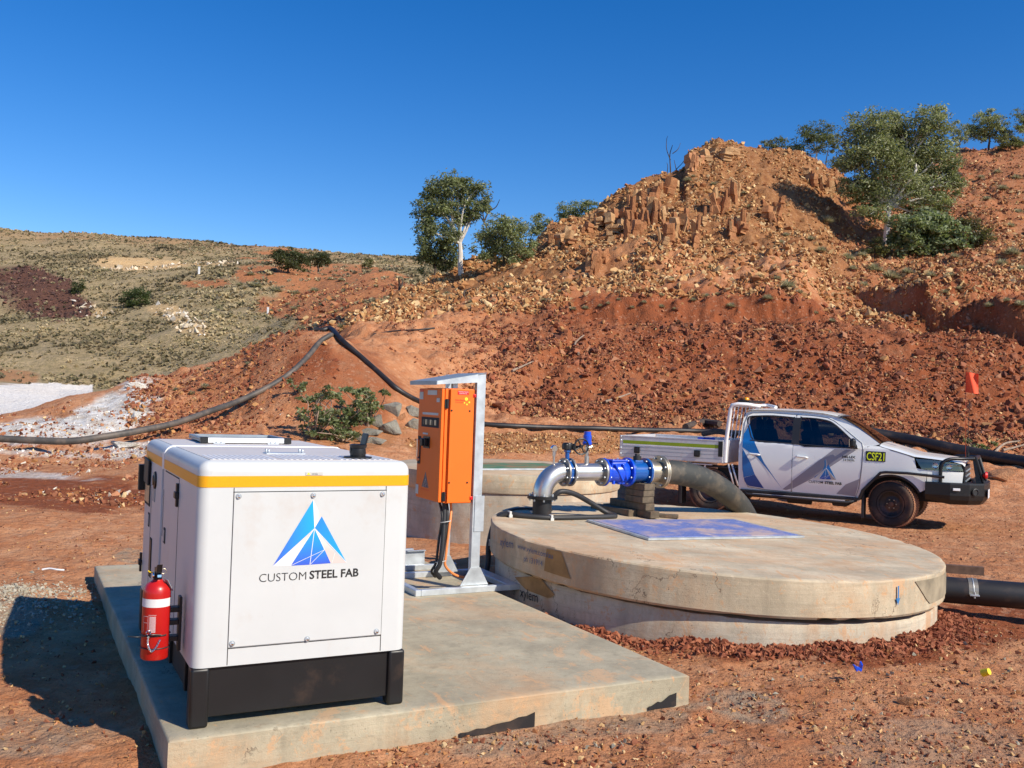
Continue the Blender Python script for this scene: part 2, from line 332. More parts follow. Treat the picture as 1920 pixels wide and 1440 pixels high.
def near_ground(X, Y):
    z = .085-.085*sstep(9, 14, Y)
    z = z+.30*sstep(-1.5, -6, X)*sstep(7, 12, Y)
    for c0, k, x0, x1 in ((11.6, -.22, -9, -2.2), (13.2, -.22, -9, -2.2), (13.4, -.16, 3.2, 14), (11.9, -.16, 4.2, 14)):
        q = Y-(c0+k*X+.25*np.sin(X*.6)); z = z+(.018*np.exp(-((np.abs(q)-.17)/.05)**2)-.028*np.exp(-(q/.11)**2)*(1+.35*np.sin(X*38)))*sstep(x0, x0+1.5, X)*(1-sstep(x1-1, x1, X))
    d = np.hypot(X-1.91, Y-9.04); ang = np.arctan2(Y-9.04, X-1.91)
    ring = np.exp(-((d-2.12)/.16)**2); z = z+ring*(.0+.10*np.abs(fbm(X, Y, .35, 3)))*(Y < 10)*(X > .2)
    z = z+(.55*np.exp(-((X+9.6)/1.1)**2-((Y-22)/1.0)**2)+.30*np.exp(-((X+10.9)/1.5)**2-((Y-20.6)/.8)**2)+.18*np.exp(-((X+8.2)/.8)**2-((Y-20.5)/.6)**2))*(1-.5*np.abs(fbm(X*2.2, Y*.7, .5, 4)))
    z = z+.15*np.exp(-((X+4.0)/.45)**2-((Y-7.5)/.5)**2)
    z = z-.10*np.exp(-((X-5.0)/.8)**2-((Y-8.5)/1.0)**2)
    return z
def lines_h(L, X, Y, near):
    u = F_PX*X/np.maximum(Y, .5)
    Ys = [np.interp(u, c[0], c[2]) for c in L]; Vs = [np.interp(u, c[0], c[1]) for c in L]
    Zs = [zc(u, v, y) for v, y in zip(Vs, Ys)]
    if near is not None:
        y0 = np.interp(u, [-500, 0], [13.0, 17.9]); Ys = [y0]+Ys; Zs = [near_ground(X, y0)]+Zs
    Ys.append(Ys[-1]+14); Zs.append(Zs[-1]-2.5); Ys.append(Ys[-1]+70); Zs.append(Zs[-1]-14)
    z = np.where(Y < Ys[0], near if near is not None else Zs[0], Zs[-1])
    for i in range(len(Ys)-1):
        t = (Y-Ys[i])/(Ys[i+1]-Ys[i]); k = (t >= 0) & (t < 1)
        tt = t if i < 2 else t*.65+.35*t*t*(3-2*t)
        z = np.where(k, Zs[i]+(Zs[i+1]-Zs[i])*tt, z)
    return z
def pix(X, Y, Z):
    z = Z-CAM_H; yf = math.cos(PITCH)*Y+math.sin(PITCH)*z; zu = -math.sin(PITCH)*Y+math.cos(PITCH)*z; yf = np.maximum(yf, .3)
    u = F_PX*X/yf; v = -F_PX*zu/yf; return 960+cr*u-sr*v, 720+sr*u+cr*v
def H1(X, Y):
    X = np.asarray(X, float); Y = np.asarray(Y, float)
    z = lines_h(BL, X, Y, near_ground(X, Y))
    u_ = F_PX*X/np.maximum(Y, .5); far = sstep(15, 30, Y)*(1-.85*sstep(-640, -760, u_)*(Y < 34)); u = 960+F_PX*X/np.maximum(Y, .5)
    z = z+fbm(X, Y, .07, 2)*.010*sstep(.5, 2, Y)*(1-sstep(7, 12, Y))+fbm(X, Y, 1.1, 3)*.05*(1-far)*sstep(2, 6, Y)*(1-.6*((Y > 10.5) & (X > 1)))+fbm(X, Y, .13, 3)*.018
    crest = 1-.85*np.exp(-((Y-25)/2.6)**4)*(u > 470)*(u < 860)
    rocky = sstep(33, 38, Y)
    z = z+far*crest*(fbm(X, Y, 3.2, 4)*.50+np.abs(fbm(X, Y, 1.1, 3))*.38+fbm(X, Y, .45, 3)*.16)+rocky*(fbm(X, Y, 2.2, 4)*.45+.35*np.abs(fbm(X+9, Y, .8, 3)))
    bank = sstep(16.5, 19, Y)*(1-far)*(u < 500); z = z+bank*(fbm(X, Y, 1.6, 4)*.30+.14*np.abs(fbm(X, Y, .5, 3)))*(1-.7*sstep(22, 24, Y))
    # gully on the right and its sunlit bank
    z = z-1.5*np.exp(-((Y-37.2)/1.1)**2)*sstep(1660, 1750, u)
    z = z-.95*np.abs(vn(X*1.9+7+fbm(X, Y, .7, 2), Y*.4))*np.exp(-((Y-36.35)/.45)**2)*(u > 1060)*(u < 1560)
    s_ = (X-16)*.9+(Y-39)*.44; z = z+1.25*sstep(0, .45, s_+fbm(X, Y, 1.2, 3)*.5)*(1-sstep(1.2, 5, s_))*sstep(33.6, 34.6, Y)*(1-sstep(40, 43, Y))*(X > 14)
    # erosion runnels down the cut batter and the ramp
    z = z+.10*np.abs(vn(X*1.9+fbm(X, Y, 2, 2)*2, Y*.25))*sstep(29, 31, Y)*(1-sstep(36, 38, Y))
    z = z-.30*np.exp(-((X*.55-(Y-33)*.2-.8-fbm(X, Y, 1.5, 2)*.6)/.25)**2)*sstep(29, 30, Y)*(1-sstep(35, 36, Y))*(u > 900)*(u < 1300)
    return z
def H2(X, Y):
    X = np.asarray(X, float); Y = np.asarray(Y, float); z = lines_h(BF, X, Y, None)
    a = sstep(36, 60, Y); return z+a*(fbm(X, Y, 9, 4)*.9+fbm(X, Y, 2, 3)*.25)
def fan(xs, ys, hf, off=6.0):
    Yg, S = np.meshgrid(ys, xs, indexing='ij'); X = S*(Yg+off); Z = hf(X, Yg)
    r, c = X.shape; idx = np.arange(r*c).reshape(r, c)
    Fq = np.stack([idx[:-1, :-1], idx[:-1, 1:], idx[1:, 1:], idx[1:, :-1]], -1).reshape(-1, 4)
    return X.ravel(), Yg.ravel(), Z.ravel(), Fq
def el(px, py, cx_, cy_, rx, ry, ang=0, nz=None):
    dx, dy = px-cx_, py-cy_; c, s = math.cos(math.radians(ang)), math.sin(math.radians(ang))
    d = np.sqrt(((dx*c+dy*s)/rx)**2+((-dx*s+dy*c)/ry)**2)
    if nz is not None: d = d+nz
    return 1-sstep(.8, 1.1, d)
def zones1(X, Y, Z):
    px, py = pix(X, Y, Z); nz = fbm(X, Y, 2.0, 4)*.7; nf = fbm(X, Y, .5, 4)*.6
    tan = sstep(38, 44, Y+fbm(X, Y, 4, 3)*6)*(1-.85*sstep(1540, 1660, px))*sstep(500, 640, px)
    tan = np.maximum(tan, .75*el(px, py, 1000, 832, 260, 20, 0, nf)*(Y < 29)*(Y > 20))
    tan = np.maximum(tan, .5*el(px, py, 680, 820, 90, 25, 0, nf)*(Y < 29)*(Y > 15))
    wh = el(px, py, 200, 785, 95, 44, -20, nf*.6)+el(px, py, 60, 808, 100, 24, -5, nf*.6)+.8*el(px, py, 260, 845, 80, 15, 0, nf)+.8*el(px, py, 262, 722, 40, 14, -10, nf)+.7*el(px, py, 60, 890, 110, 9, 4, nf)+.6*el(px, py, 120, 852, 130, 8, 3, nf)
    wh = np.clip(wh, 0, 1)*(Y > 14)*(Y < 30)
    gy = el(px, py, 20, 1150, 60, 50, 0, nf)+.8*el(px, py, 250, 1042, 40, 14, 0, nf)+.75*el(px, py, 1400, 1320, 90, 30, 10, nf)+.7*el(px, py, 1050, 1360, 240, 45, -8, nf)+.6*el(px, py, 60, 1370, 150, 40, 0, nf)+.5*el(px, py, 1750, 1400, 200, 50, 0, nf)
    gy = np.clip(gy, 0, 1)*(Y < 12)
    # freshly turned dark red earth, plus painted shade in right gully and mound flank
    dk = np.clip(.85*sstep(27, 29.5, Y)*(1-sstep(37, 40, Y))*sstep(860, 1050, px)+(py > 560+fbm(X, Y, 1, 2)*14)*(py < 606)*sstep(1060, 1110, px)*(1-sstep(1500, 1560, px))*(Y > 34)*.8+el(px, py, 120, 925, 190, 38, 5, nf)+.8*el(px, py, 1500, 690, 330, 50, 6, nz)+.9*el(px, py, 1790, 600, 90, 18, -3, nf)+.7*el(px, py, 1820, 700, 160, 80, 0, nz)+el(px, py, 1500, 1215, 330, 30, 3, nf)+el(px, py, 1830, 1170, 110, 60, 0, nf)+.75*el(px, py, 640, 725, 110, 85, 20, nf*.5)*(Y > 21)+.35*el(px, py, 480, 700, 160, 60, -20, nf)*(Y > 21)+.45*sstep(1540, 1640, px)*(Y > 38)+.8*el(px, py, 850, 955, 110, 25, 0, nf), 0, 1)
    return np.c_[tan, dk, wh, gy]
def zones2(X, Y, Z):
    px, py = pix(X, Y, Z); nz = fbm(X, Y, 5, 4)*.8
    red = np.clip(el(px, py, 610, 570, 150, 75, 28, nz)+el(px, py, 380, 532, 45, 10, 0, nz)+el(px, py, 500, 515, 70, 16, 8, nz)+el(px, py, 700, 530, 90, 35, 0, nz)+.6*el(px, py, 20, 708, 60, 14, 8, nz)+.7*el(px, py, 640, 505, 60, 12, 0, nz)+.3*sstep(125, 150, Y+nz*20), 0, 1)
    yel = np.clip(el(px, py, 255, 495, 105, 15, 0, nz*.6)+.7*el(px, py, 400, 494, 40, 6, 0, nz*.6)+.6*el(px, py, 340, 600, 60, 18, 25, nz)+.5*el(px, py, 175, 585, 40, 12, 20, nz), 0, 1)
    wh = (py > 722+fbm(X, Y, 3, 3)*8+.0*px)*(px < 175)*1.0
    dk = np.clip(el(px, py, 70, 545, 95, 45, 22, nz*.6), 0, 1)
    return np.c_[red, yel, wh, dk]
def ground_mat(name, which):
    mt, t, b = nodes(name); tc = N(t, 'ShaderNodeTexCoord').outputs['Object']
    a = N(t, 'ShaderNodeAttribute', attribute_name='zone'); sp = N(t, 'ShaderNodeSeparateColor'); t.links.new(a.outputs['Color'], sp.inputs[0]); r_, g_, b_ = sp.outputs[:3]; al = a.outputs['Alpha']
    n1 = noise(t, tc, .35, 9, .62); n2 = noise(t, tc, 3.1, 8, .66); n3 = noise(t, tc, 24, 5, .6)
    vo = N(t, 'ShaderNodeTexVoronoi'); vo.inputs['Scale'].default_value = 14 if which == 1 else 3; t.links.new(tc, vo.inputs['Vector'])
    if which == 1:
        c = mixc(t, ramp(t, n1, .3, .7), (.50, .222, .102), (.64, .345, .185))
        c = mixc(t, ramp(t, n2, .35, .7), c, (.42, .15, .058))
        c = mixc(t, ramp(t, n2, .62, .8, 0, .6), c, (.68, .43, .27))
        c = mixc(t, r_, c, mixc(t, ramp(t, n2, .3, .7), (.20, .075, .028), (.40, .20, .085)))
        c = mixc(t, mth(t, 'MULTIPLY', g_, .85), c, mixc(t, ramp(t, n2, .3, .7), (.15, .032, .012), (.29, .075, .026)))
        c = mixc(t, b_, c, mixc(t, ramp(t, n2, .35, .6), (.50, .42, .33), (.76, .74, .70)))
        c = mixc(t, mth(t, 'MULTIPLY', al, ramp(t, noise(t, tc, 6, 9, .7), .36, .56, .25, 1)), c, mixc(t, ramp(t, n2, .3, .7), (.26, .20, .14), (.42, .35, .25)))
        c = mixc(t, ramp(t, n3, .6, .75, 0, .45), c, (.20, .065, .025))
        c = mixc(t, ramp(t, vo.outputs['Color'], .75, .95, 0, .35), c, (.60, .40, .27))
        k1, k2 = 1.0, .9
    else:
        c = mixc(t, ramp(t, n1, .3, .7), (.35, .26, .14), (.46, .35, .21))
        c = mixc(t, ramp(t, n2, .4, .65), c, (.25, .20, .10))
        c = mixc(t, r_, c, mixc(t, ramp(t, n2, .3, .7), (.36, .135, .055), (.50, .22, .10)))
        c = mixc(t, g_, c, mixc(t, ramp(t, n2, .3, .7), (.50, .30, .13), (.66, .48, .26)))
        c = mixc(t, b_, c, mixc(t, ramp(t, n1, .3, .7), (.80, .73, .64), (.86, .83, .78)))
        c = mixc(t, al, c, mixc(t, ramp(t, n2, .3, .7), (.10, .045, .032), (.15, .075, .05)))
        k1, k2 = .8, .5
    t.links.new(c, b.inputs['Base Color']); b.inputs['Roughness'].default_value = .95; b.inputs['Specular IOR Level'].default_value = .15
    p = addbump(t, b, n2, k1, .12 if which == 1 else .3); p = addbump(t, b, n3, k2, .03, p)
    addbump(t, b, vo.outputs['Distance'], .5, .02, p); return mt
# alpha of a vertex colour carries the fourth zone
def zone_attr(me, Zn):
    at = me.attributes.new('zone', 'FLOAT_COLOR', 'POINT'); at.data.foreach_set('color', Zn.astype(np.float32).ravel())
GM1, GM2 = ground_mat('red_earth', 1), ground_mat('dry_hill_earth', 2)
xs = np.concatenate([np.linspace(-1.1, -.47, 30)[:-1], np.linspace(-.47, .47, 540), np.linspace(.47, 1.1, 30)[1:]])
ysn = np.concatenate([np.linspace(-4, 2.2, 14)[:-1], np.geomspace(2.2, 31, 370)])
ysf = np.concatenate([[31], np.geomspace(31, 64, 215)[1:], np.geomspace(64, 85, 40)[1:], np.linspace(88, 165, 12)])
for nm, ys in (('ground', ysn), ('rocky_hill', ysf)):
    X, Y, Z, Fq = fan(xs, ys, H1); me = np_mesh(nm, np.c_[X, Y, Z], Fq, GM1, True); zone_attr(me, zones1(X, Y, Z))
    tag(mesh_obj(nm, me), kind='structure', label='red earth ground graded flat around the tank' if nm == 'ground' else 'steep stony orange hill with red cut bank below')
X, Y, Z, Fq = fan(np.concatenate([np.linspace(-1.0, -.52, 20)[:-1], np.linspace(-.52, -.02, 300)]), np.concatenate([np.geomspace(37, 170, 240), [185, 240]]), H2, 0)
me = np_mesh('grassy_hill', np.c_[X, Y, Z], Fq, GM2, True); zone_attr(me, zones2(X, Y, Z)); tag(mesh_obj('grassy_hill', me), 'long olive hillside of dry grass tussocks on the left', kind='structure')
mb = MB(); mb.poly([(-1500, -1500, -.6), (1500, -1500, -.6), (1500, 1500, -.6), (-1500, 1500, -.6)])
tag(mb.build('desert_plain', GM1), 'flat red plain reaching the horizon', kind='structure')
def hit(x, y, sheet=1, y0=2.0, y1=None):
    """first terrain point seen at a bearing"""
    d = ray(x, y); Ys = np.geomspace(y0, y1 or (90 if sheet == 1 else 175), 2500); k = Ys/d.y
    Zr = CAM_H+d.z*k; Xr = d.x*k; h = H1(Xr, Ys) if sheet == 1 else H2(Xr, Ys)
    i = np.argmax(h >= Zr); i = i if h[i] >= Zr[i] else int(np.argmin(Zr-h)); return Vector((Xr[i], Ys[i], h[i]))
# ------------------------------------------------------------------ stones
def rock_protos(n, k):
    out = []
    for i in range(n):
        bm = bmesh.new(); V = RNG.normal(size=(k, 3)); V /= np.linalg.norm(V, axis=1)[:, None]; V *= RNG.uniform(.72, 1.15, (k, 1))
        for v in V: bm.verts.new(v)
        r = bmesh.ops.convex_hull(bm, input=bm.verts[:]); bmesh.ops.delete(bm, geom=[v for v in bm.verts if not v.link_faces], context='VERTS')
        bmesh.ops.triangulate(bm, faces=bm.faces[:]); bmesh.ops.recalc_face_normals(bm, faces=bm.faces[:]); bm.verts.index_update()
        out.append((np.array([v.co[:] for v in bm.verts]), np.array([[v.index for v in f.verts] for f in bm.faces]))); bm.free()
    return out
P20, P12 = rock_protos(18, 11), rock_protos(18, 8)
def scatter(name, P, R, col, protos, mt, label, flat=(.35, .8)):
    n = len(P); Vs, Fs, Cs = [], [], []; off = 0
    for k, (V, Fc) in enumerate(protos):
        ids = np.arange(k, n, len(protos)); q = RNG.normal(size=(len(ids), 4)); q /= np.linalg.norm(q, axis=1)[:, None]
        w_, x, y, z = q.T
        Rm = np.stack([1-2*(y*y+z*z), 2*(x*y-z*w_), 2*(x*z+y*w_), 2*(x*y+z*w_), 1-2*(x*x+z*z), 2*(y*z-x*w_), 2*(x*z-y*w_), 2*(y*z+x*w_), 1-2*(x*x+y*y)], -1).reshape(-1, 3, 3)
        S = np.stack([np.ones(len(ids)), RNG.uniform(.45, 1, len(ids)), RNG.uniform(*flat, len(ids))], -1)
        W = np.einsum('nij,nvj->nvi', Rm, V[None]*S[:, None, :]*R[ids][:, None, None])+P[ids][:, None, :]
        m_ = len(V); Vs.append(W.reshape(-1, 3)); Fs.append((Fc[None]+off+(np.arange(len(ids))*m_)[:, None, None]).reshape(-1, 3)); off += len(ids)*m_
        Cs.append(np.repeat(col[ids], m_, 0))
    me = np_mesh(name, np.concatenate(Vs), np.concatenate(Fs), mt, False, {'tint': np.concatenate(Cs)})
    return tag(mesh_obj(name, me), label, kind='stuff')
ROCKM = attr_mat('broken_rock', 'tint', .9, .35, 12)
def pick(n, x0, x1, y0, y1, sheet=1, bias=1.0):
    """random points spread as seen over a slope: bearings uniform, distance by slope share"""
    u = RNG.uniform(x0, x1, n); Y = y0*(y1/y0)**(RNG.random(n)**bias); X = (u-960)/F_PX*Y; return X, Y
def palette(n, cols, jit=.18):
    c = np.array(cols)[RNG.integers(0, len(cols), n)]; return np.clip(c*RNG.uniform(1-jit, 1+jit, (n, 1)), 0, 1)
RED = [(.25, .07, .028), (.19, .05, .02), (.32, .11, .05), (.40, .18, .09), (.14, .045, .022), (.27, .095, .042), (.22, .075, .035)]
TAN = [(.48, .27, .105), (.56, .36, .16), (.36, .16, .055), (.44, .22, .08), (.28, .105, .035), (.62, .43, .22), (.40, .18, .06), (.32, .13, .045), (.50, .30, .13)]
def rocks(name, n, x0, x1, y0, y1, size, cols, label, protos=P12, keep=None, hf=H1, bias=1.0, sink=.25, pw=2.2):
    X, Y = pick(n, x0, x1, y0, y1, bias=bias); Z = hf(X, Y)
    if hf is H1:
        k = ~scarp(X, Y, Z) | (RNG.random(len(X)) < .06); X, Y, Z = X[k], Y[k], Z[k]
    if keep is not None:
        k = keep(X, Y, Z); X, Y, Z = X[k], Y[k], Z[k]
    R = size[0]*(size[1]/size[0])**(RNG.random(len(X))**pw)
    return scatter(name, np.c_[X, Y, Z+R*sink], R, palette(len(X), cols), protos, ROCKM, label)
def scarp(X, Y, Z):
    px, py = pix(X, Y, Z); return (py > 560+fbm(X, Y, 1, 2)*16) & (py < 604+fbm(X, Y, .8, 2)*10) & (px > 1075) & (px < 1545) & (Y > 34)
def clump(X, Y, s, th): return fbm(X, Y, s, 3) > th
def k_hill(X, Y, Z):
    px, py = pix(X, Y, Z); return (px > 640) & (px < 2000) & ~((py > 562+fbm(X, Y, 1, 2)*14) & (py < 604) & (px > 1080) & (px < 1540) & (RNG.random(len(X)) < .85)) & ((px < 1600) | (RNG.random(len(X)) < .7)) & clump(X, Y, 1.6, -.22)
rocks('hill_scree', 64000, 620, 2050, 37, 66, (.045, .18), TAN, 'broken tan and orange stones covering the upper rocky hill', keep=k_hill, bias=1.15, pw=1.6)
rocks('hill_boulder_scree', 3000, 660, 2000, 37, 64, (.12, .30), TAN, 'larger angular tan rocks lying on the upper hill', P20, keep=lambda X, Y, Z: (pix(X, Y, Z)[0] < 1560) | (RNG.random(len(X)) < .25), bias=1.2)
rocks('slope_scree', 46000, 690, 2050, 28.4, 37, (.025, .11), RED*3+TAN[1:5], 'small dark red stones spilling down the cut bank', keep=lambda X, Y, Z: (clump(X, Y, 1.3, -.12) | (RNG.random(len(X)) < .2)) & (RNG.random(len(X)) < sstep(700, 960, pix(X, Y, Z)[0]+fbm(X, Y, 1.5, 3)*150)))
rocks('slope_boulder_scree', 3000, 900, 2050, 28.4, 37, (.08, .22), RED*2+TAN[2:4], 'larger red and tan rocks on the cut bank', P20, keep=lambda X, Y, Z: clump(X, Y, 2.2, -.02))
rocks('mound_scree', 7000, 240, 640, 20, 28, (.02, .11), RED+TAN[2:4], 'orange stones on the red earth mound', keep=lambda X, Y, Z: (RNG.random(len(X)) < .06+.94*(1-sstep(430, 590, pix(X, Y, Z)[0]+(pix(X, Y, Z)[1]-700)*.8+fbm(X, Y, 1, 2)*60))))
rocks('toe_scree', 6000, 960, 2050, 27.6, 29.8, (.03, .12), RED*2+TAN, 'loose stones along the toe of the cut bank')
rocks('verge_stones', 9000, 760, 1300, 21, 26.5, (.02, .07), TAN, 'pale brown stones on the verge beside the black pipe', keep=lambda X, Y, Z: zones1(X, Y, Z)[:, 0] > .3)
rocks('left_bank_stones', 12000, -60, 560, 12.5, 24, (.012, .075), RED*2+TAN[2:]+[(.62, .55, .45)], 'red and pale stones on the low left bank', keep=lambda X, Y, Z: clump(X, Y, .9, -.05))
def k_near(X, Y, Z):
    d = np.hypot(X-1.91, Y-9.04); e = (.887*(X+1.4653)+.462*(Y-4.4898)); g = (-.462*(X+1.4653)+.887*(Y-4.4898))
    return (d > 2.0) & ~((e > -.12) & (e < 2.88) & (g > -.12) & (g < 4.6)) & (clump(X, Y, .5, -.12) | (RNG.random(len(X)) < .3))
rocks('foreground_stones', 26000, 600, 2050, 3.3, 8.5, (.004, .026), RED+TAN+[(.30, .27, .2)], 'small red and grey stones on the foreground earth', keep=k_near)
rocks('foreground_left_stones', 8000, -120, 500, 3.3, 13, (.004, .022), RED+TAN, 'fine stones on the earth left of the slab', keep=k_near)
rocks('yard_stones', 6000, 900, 2050, 8.5, 22, (.008, .035), RED+TAN, 'small stones strewn over the vehicle yard', keep=lambda X, Y, Z: k_near(X, Y, Z) & clump(X, Y, 1.2, .02))
rocks('right_slope_stones', 20000, 1540, 2050, 38, 84, (.045, .19), RED+TAN, 'loose stones over the right hand slope and its skyline', keep=lambda X, Y, Z: clump(X, Y, 2.0, -.2), bias=.9)
# earth clods heaped against the tank
n = 7000; an = RNG.uniform(3.6, 6.1, n); rr = 2.03+np.abs(RNG.normal(0, .15, n)); X = 1.91+rr*np.cos(an); Y = 9.04+rr*np.sin(an)
scatter('earth_clods', np.c_[X, Y, H1(X, Y)+.01], .006+.036*RNG.random(n)**3, palette(n, [(.20, .05, .02), (.27, .08, .035), (.34, .12, .055)]), P12, ROCKM, 'dark red clods heaped around the foot of the tank')
n = 3500; X = RNG.normal(-4.0, .36, n); Y = RNG.normal(7.5, .40, n)
scatter('cement_spoil', np.c_[X, Y, H1(X, Y)], .006+.022*RNG.random(n)**2.5, palette(n, [(.34, .30, .22), (.40, .36, .28)]), P12, ROCKM, 'grey cement spoil heap left of the slab')
# grass tussocks of the far hillside (nobody could count them)
def tussock_proto(n=5):
    V, Fc = [], []
    for i in range(n):
        a = RNG.uniform(0, 6.28); r = RNG.uniform(.25, .6); l = RNG.uniform(.5, .95); c_, s_ = math.cos(a), math.sin(a); k = len(V)
        V += [(c_*r*.3-s_*.3, s_*r*.3+c_*.3, 0), (c_*r*.3+s_*.3, s_*r*.3-c_*.3, 0), (c_*(r+.4), s_*(r+.4), l*.7), (c_*r*.4, s_*r*.4, l)]
        Fc += [(k, k+1, k+2), (k, k+2, k+3)]
    return np.array(V), np.array(Fc)
def tufts(name, P, R, col, label, mt):
    Vs, Fs, Cs = [], [], []; off = 0; pr = [tussock_proto() for _ in range(8)]
    for k, (V, Fc) in enumerate(pr):
        ids = np.arange(k, len(P), 8); a = RNG.uniform(0, 6.28, len(ids)); c_, s_ = np.cos(a), np.sin(a)
        W = np.stack([V[None, :, 0]*c_[:, None]-V[None, :, 1]*s_[:, None], V[None, :, 0]*s_[:, None]+V[None, :, 1]*c_[:, None], np.repeat(V[None, :, 2], len(ids), 0)], -1)*R[ids][:, None, None]+P[ids][:, None, :]
        m_ = len(V); Vs.append(W.reshape(-1, 3)); Fs.append((Fc[None]+off+(np.arange(len(ids))*m_)[:, None, None]).reshape(-1, 3)); off += len(ids)*m_; Cs.append(np.repeat(col[ids], m_, 0))
    return tag(mesh_obj(name, np_mesh(name, np.concatenate(Vs), np.concatenate(Fs), mt, False, {'tint': np.concatenate(Cs)})), label, kind='stuff')
GRASSM = attr_mat('dry_grass', 'tint', .9)
_t = GRASSM.node_tree; _tr = N(_t, 'ShaderNodeBsdfTranslucent'); _mx = N(_t, 'ShaderNodeMixShader'); _mx.inputs[0].default_value = .4
_t.links.new([n for n in _t.nodes if n.type == 'ATTRIBUTE'][0].outputs['Color'], _tr.inputs[0]); _t.links.new(_t.nodes['Principled BSDF'].outputs[0], _mx.inputs[1]); _t.links.new(_tr.outputs[0], _mx.inputs[2]); _t.links.new(_mx.outputs[0], _t.nodes['Material Output'].inputs[0])
GR = [(.27, .225, .125), (.21, .18, .098), (.32, .265, .15), (.165, .15, .08), (.37, .31, .19), (.25, .215, .135)]
X, Y = pick(76000, -560, 1000, 50, 162, bias=.85); Z = H2(X, Y); Zn = zones2(X, Y, Z); px, py = pix(X, Y, Z)
k = (RNG.random(len(X)) < .75+1.6*fbm(X, Y, 3.5, 3)) & (RNG.random(len(X)) > np.clip(Zn[:, 0]*.93+Zn[:, 1]*.95+Zn[:, 2]*1.2+Zn[:, 3]*.9, 0, 1)); X, Y, Z = X[k], Y[k], Z[k]
tufts('hillside_tussocks', np.c_[X, Y, Z-.03], (.10+.30*RNG.random(len(X))**2)*np.interp(Y, [50, 100], [.68, 1.1])*(1+.6*fbm(X, Y, 8, 3)), palette(len(X), GR, .12)*1.28*(1+.9*fbm(X, Y, 7, 4))[:, None]*np.array([1, .97, .95]), 'dry olive spinifex tussocks covering the far left hillside', GRASSM)
X, Y = pick(700, -60, 560, 44, 70); Z = H2(X, Y); k = (RNG.random(len(X)) < .5) & (zones2(X, Y, Z)[:, 2] < .2); X, Y, Z = X[k], Y[k], Z[k]
rocks('white_crust_rubble', 1800, -60, 300, 17.5, 25.5, (.01, .045), [(.72, .70, .65), (.62, .58, .50), (.55, .48, .38), (.74, .73, .70)], 'white crusted rubble on the bank under the sagging pipe', P20, keep=lambda X, Y, Z: zones1(X, Y, Z)[:, 2] > .45)
rocks('dark_scree', 3800, -60, 240, 70, 110, (.10, .34), [(.09, .04, .03), (.14, .065, .045), (.07, .035, .03)], 'dark brown scree patch on the left hillside', hf=H2, keep=lambda X, Y, Z: zones2(X, Y, Z)[:, 3] > .4)
rocks('pale_scree', 2600, 100, 520, 60, 110, (.12, .5), [(.6, .5, .36), (.5, .38, .24), (.66, .6, .5)], 'pale broken rock patch on the left hillside', hf=H2, keep=lambda X, Y, Z: zones2(X, Y, Z)[:, 1] > .3)
rocks('red_slope_stones', 2500, 480, 820, 48, 80, (.06, .3), RED+TAN[:3], 'stones on the far red slopes', hf=H2, keep=lambda X, Y, Z: zones2(X, Y, Z)[:, 0] > .4)
# ------------------------------------------------------------------ slab
YAW = .4803; SLAB_Z = .25
EX, EY = Vector((math.cos(YAW), math.sin(YAW), 0)), Vector((-math.sin(YAW), math.cos(YAW), 0))
G0 = Vector((-1.4653, 4.4898, SLAB_Z))
def rough_slab(name, x0, x1, y0, y1, z0, z1, mt, parent=None, r=.012, nx=60, ny=80):
    bm = bmesh.new(); xs_ = np.r_[x0, np.linspace(x0+r, x1-r, nx), x1]; ys_ = np.r_[y0, np.linspace(y0+r, y1-r, ny), y1]
    g = {}
    for i, x in enumerate(xs_):
        for j, y in enumerate(ys_):
            e = (i in (0, len(xs_)-1)) or (j in (0, len(ys_)-1))
            xx = x+(float(fbm(np.array(y+x), np.array(3.), .5, 3))*.005 if i in (0, 1, len(xs_)-1, len(xs_)-2) else 0)
            yy = y+(float(fbm(np.array(x+y), np.array(9.), .4, 3))*.006 if j in (0, 1, len(ys_)-1, len(ys_)-2) else 0)
            g[i, j] = bm.verts.new((xx, yy, z1-(r*.6 if e else 0)+float(fbm(np.array(x), np.array(y), .8, 3))*.002))
    for i in range(len(xs_)-1):
        for j in range(len(ys_)-1): f = bm.faces.new((g[i, j], g[i+1, j], g[i+1, j+1], g[i, j+1])); f.smooth = True
    per = [(i, 0) for i in range(len(xs_))]+[(len(xs_)-1, j) for j in range(1, len(ys_))]+[(i, len(ys_)-1) for i in range(len(xs_)-2, -1, -1)]+[(0, j) for j in range(len(ys_)-2, 0, -1)]
    lo = [bm.verts.new((g[p].co.x, g[p].co.y, z0)) for p in per]
    for k in range(len(per)): k2 = (k+1) % len(per); bm.faces.new((g[per[k]], lo[k], lo[k2], g[per[k2]]))
    me = bpy.data.meshes.new(name); bm.to_mesh(me); bm.free(); me.materials.append(mt); return mesh_obj(name, me, parent)
sl_ = thing('concrete_slab', 'grey concrete slab under the white generator, with muddy footmarks and rough sides', 'slab', G0, YAW)
rough_slab('slab_body', -.105, 2.86, -.115, 4.6, -.30, 0, M['slab'], sl_)
mb = MB()
for x0, x1, z in ((1.35, 1.80, -.055), (2.56, 2.76, -.05)):
    n = 9; top = [(x0+(x1-x0)*i/n, -.122, -.145+.055*(i/n)**1.5+random.uniform(-.008, .008)) for i in range(n+1)]
    mb.prism([(x0, -.122, -.17)]+top+[(x1, -.122, -.17)], (0, -.004, 0))
mb.build('moisture_membrane', M['poly'], sl_, 'torn black plastic showing along the slab edge')
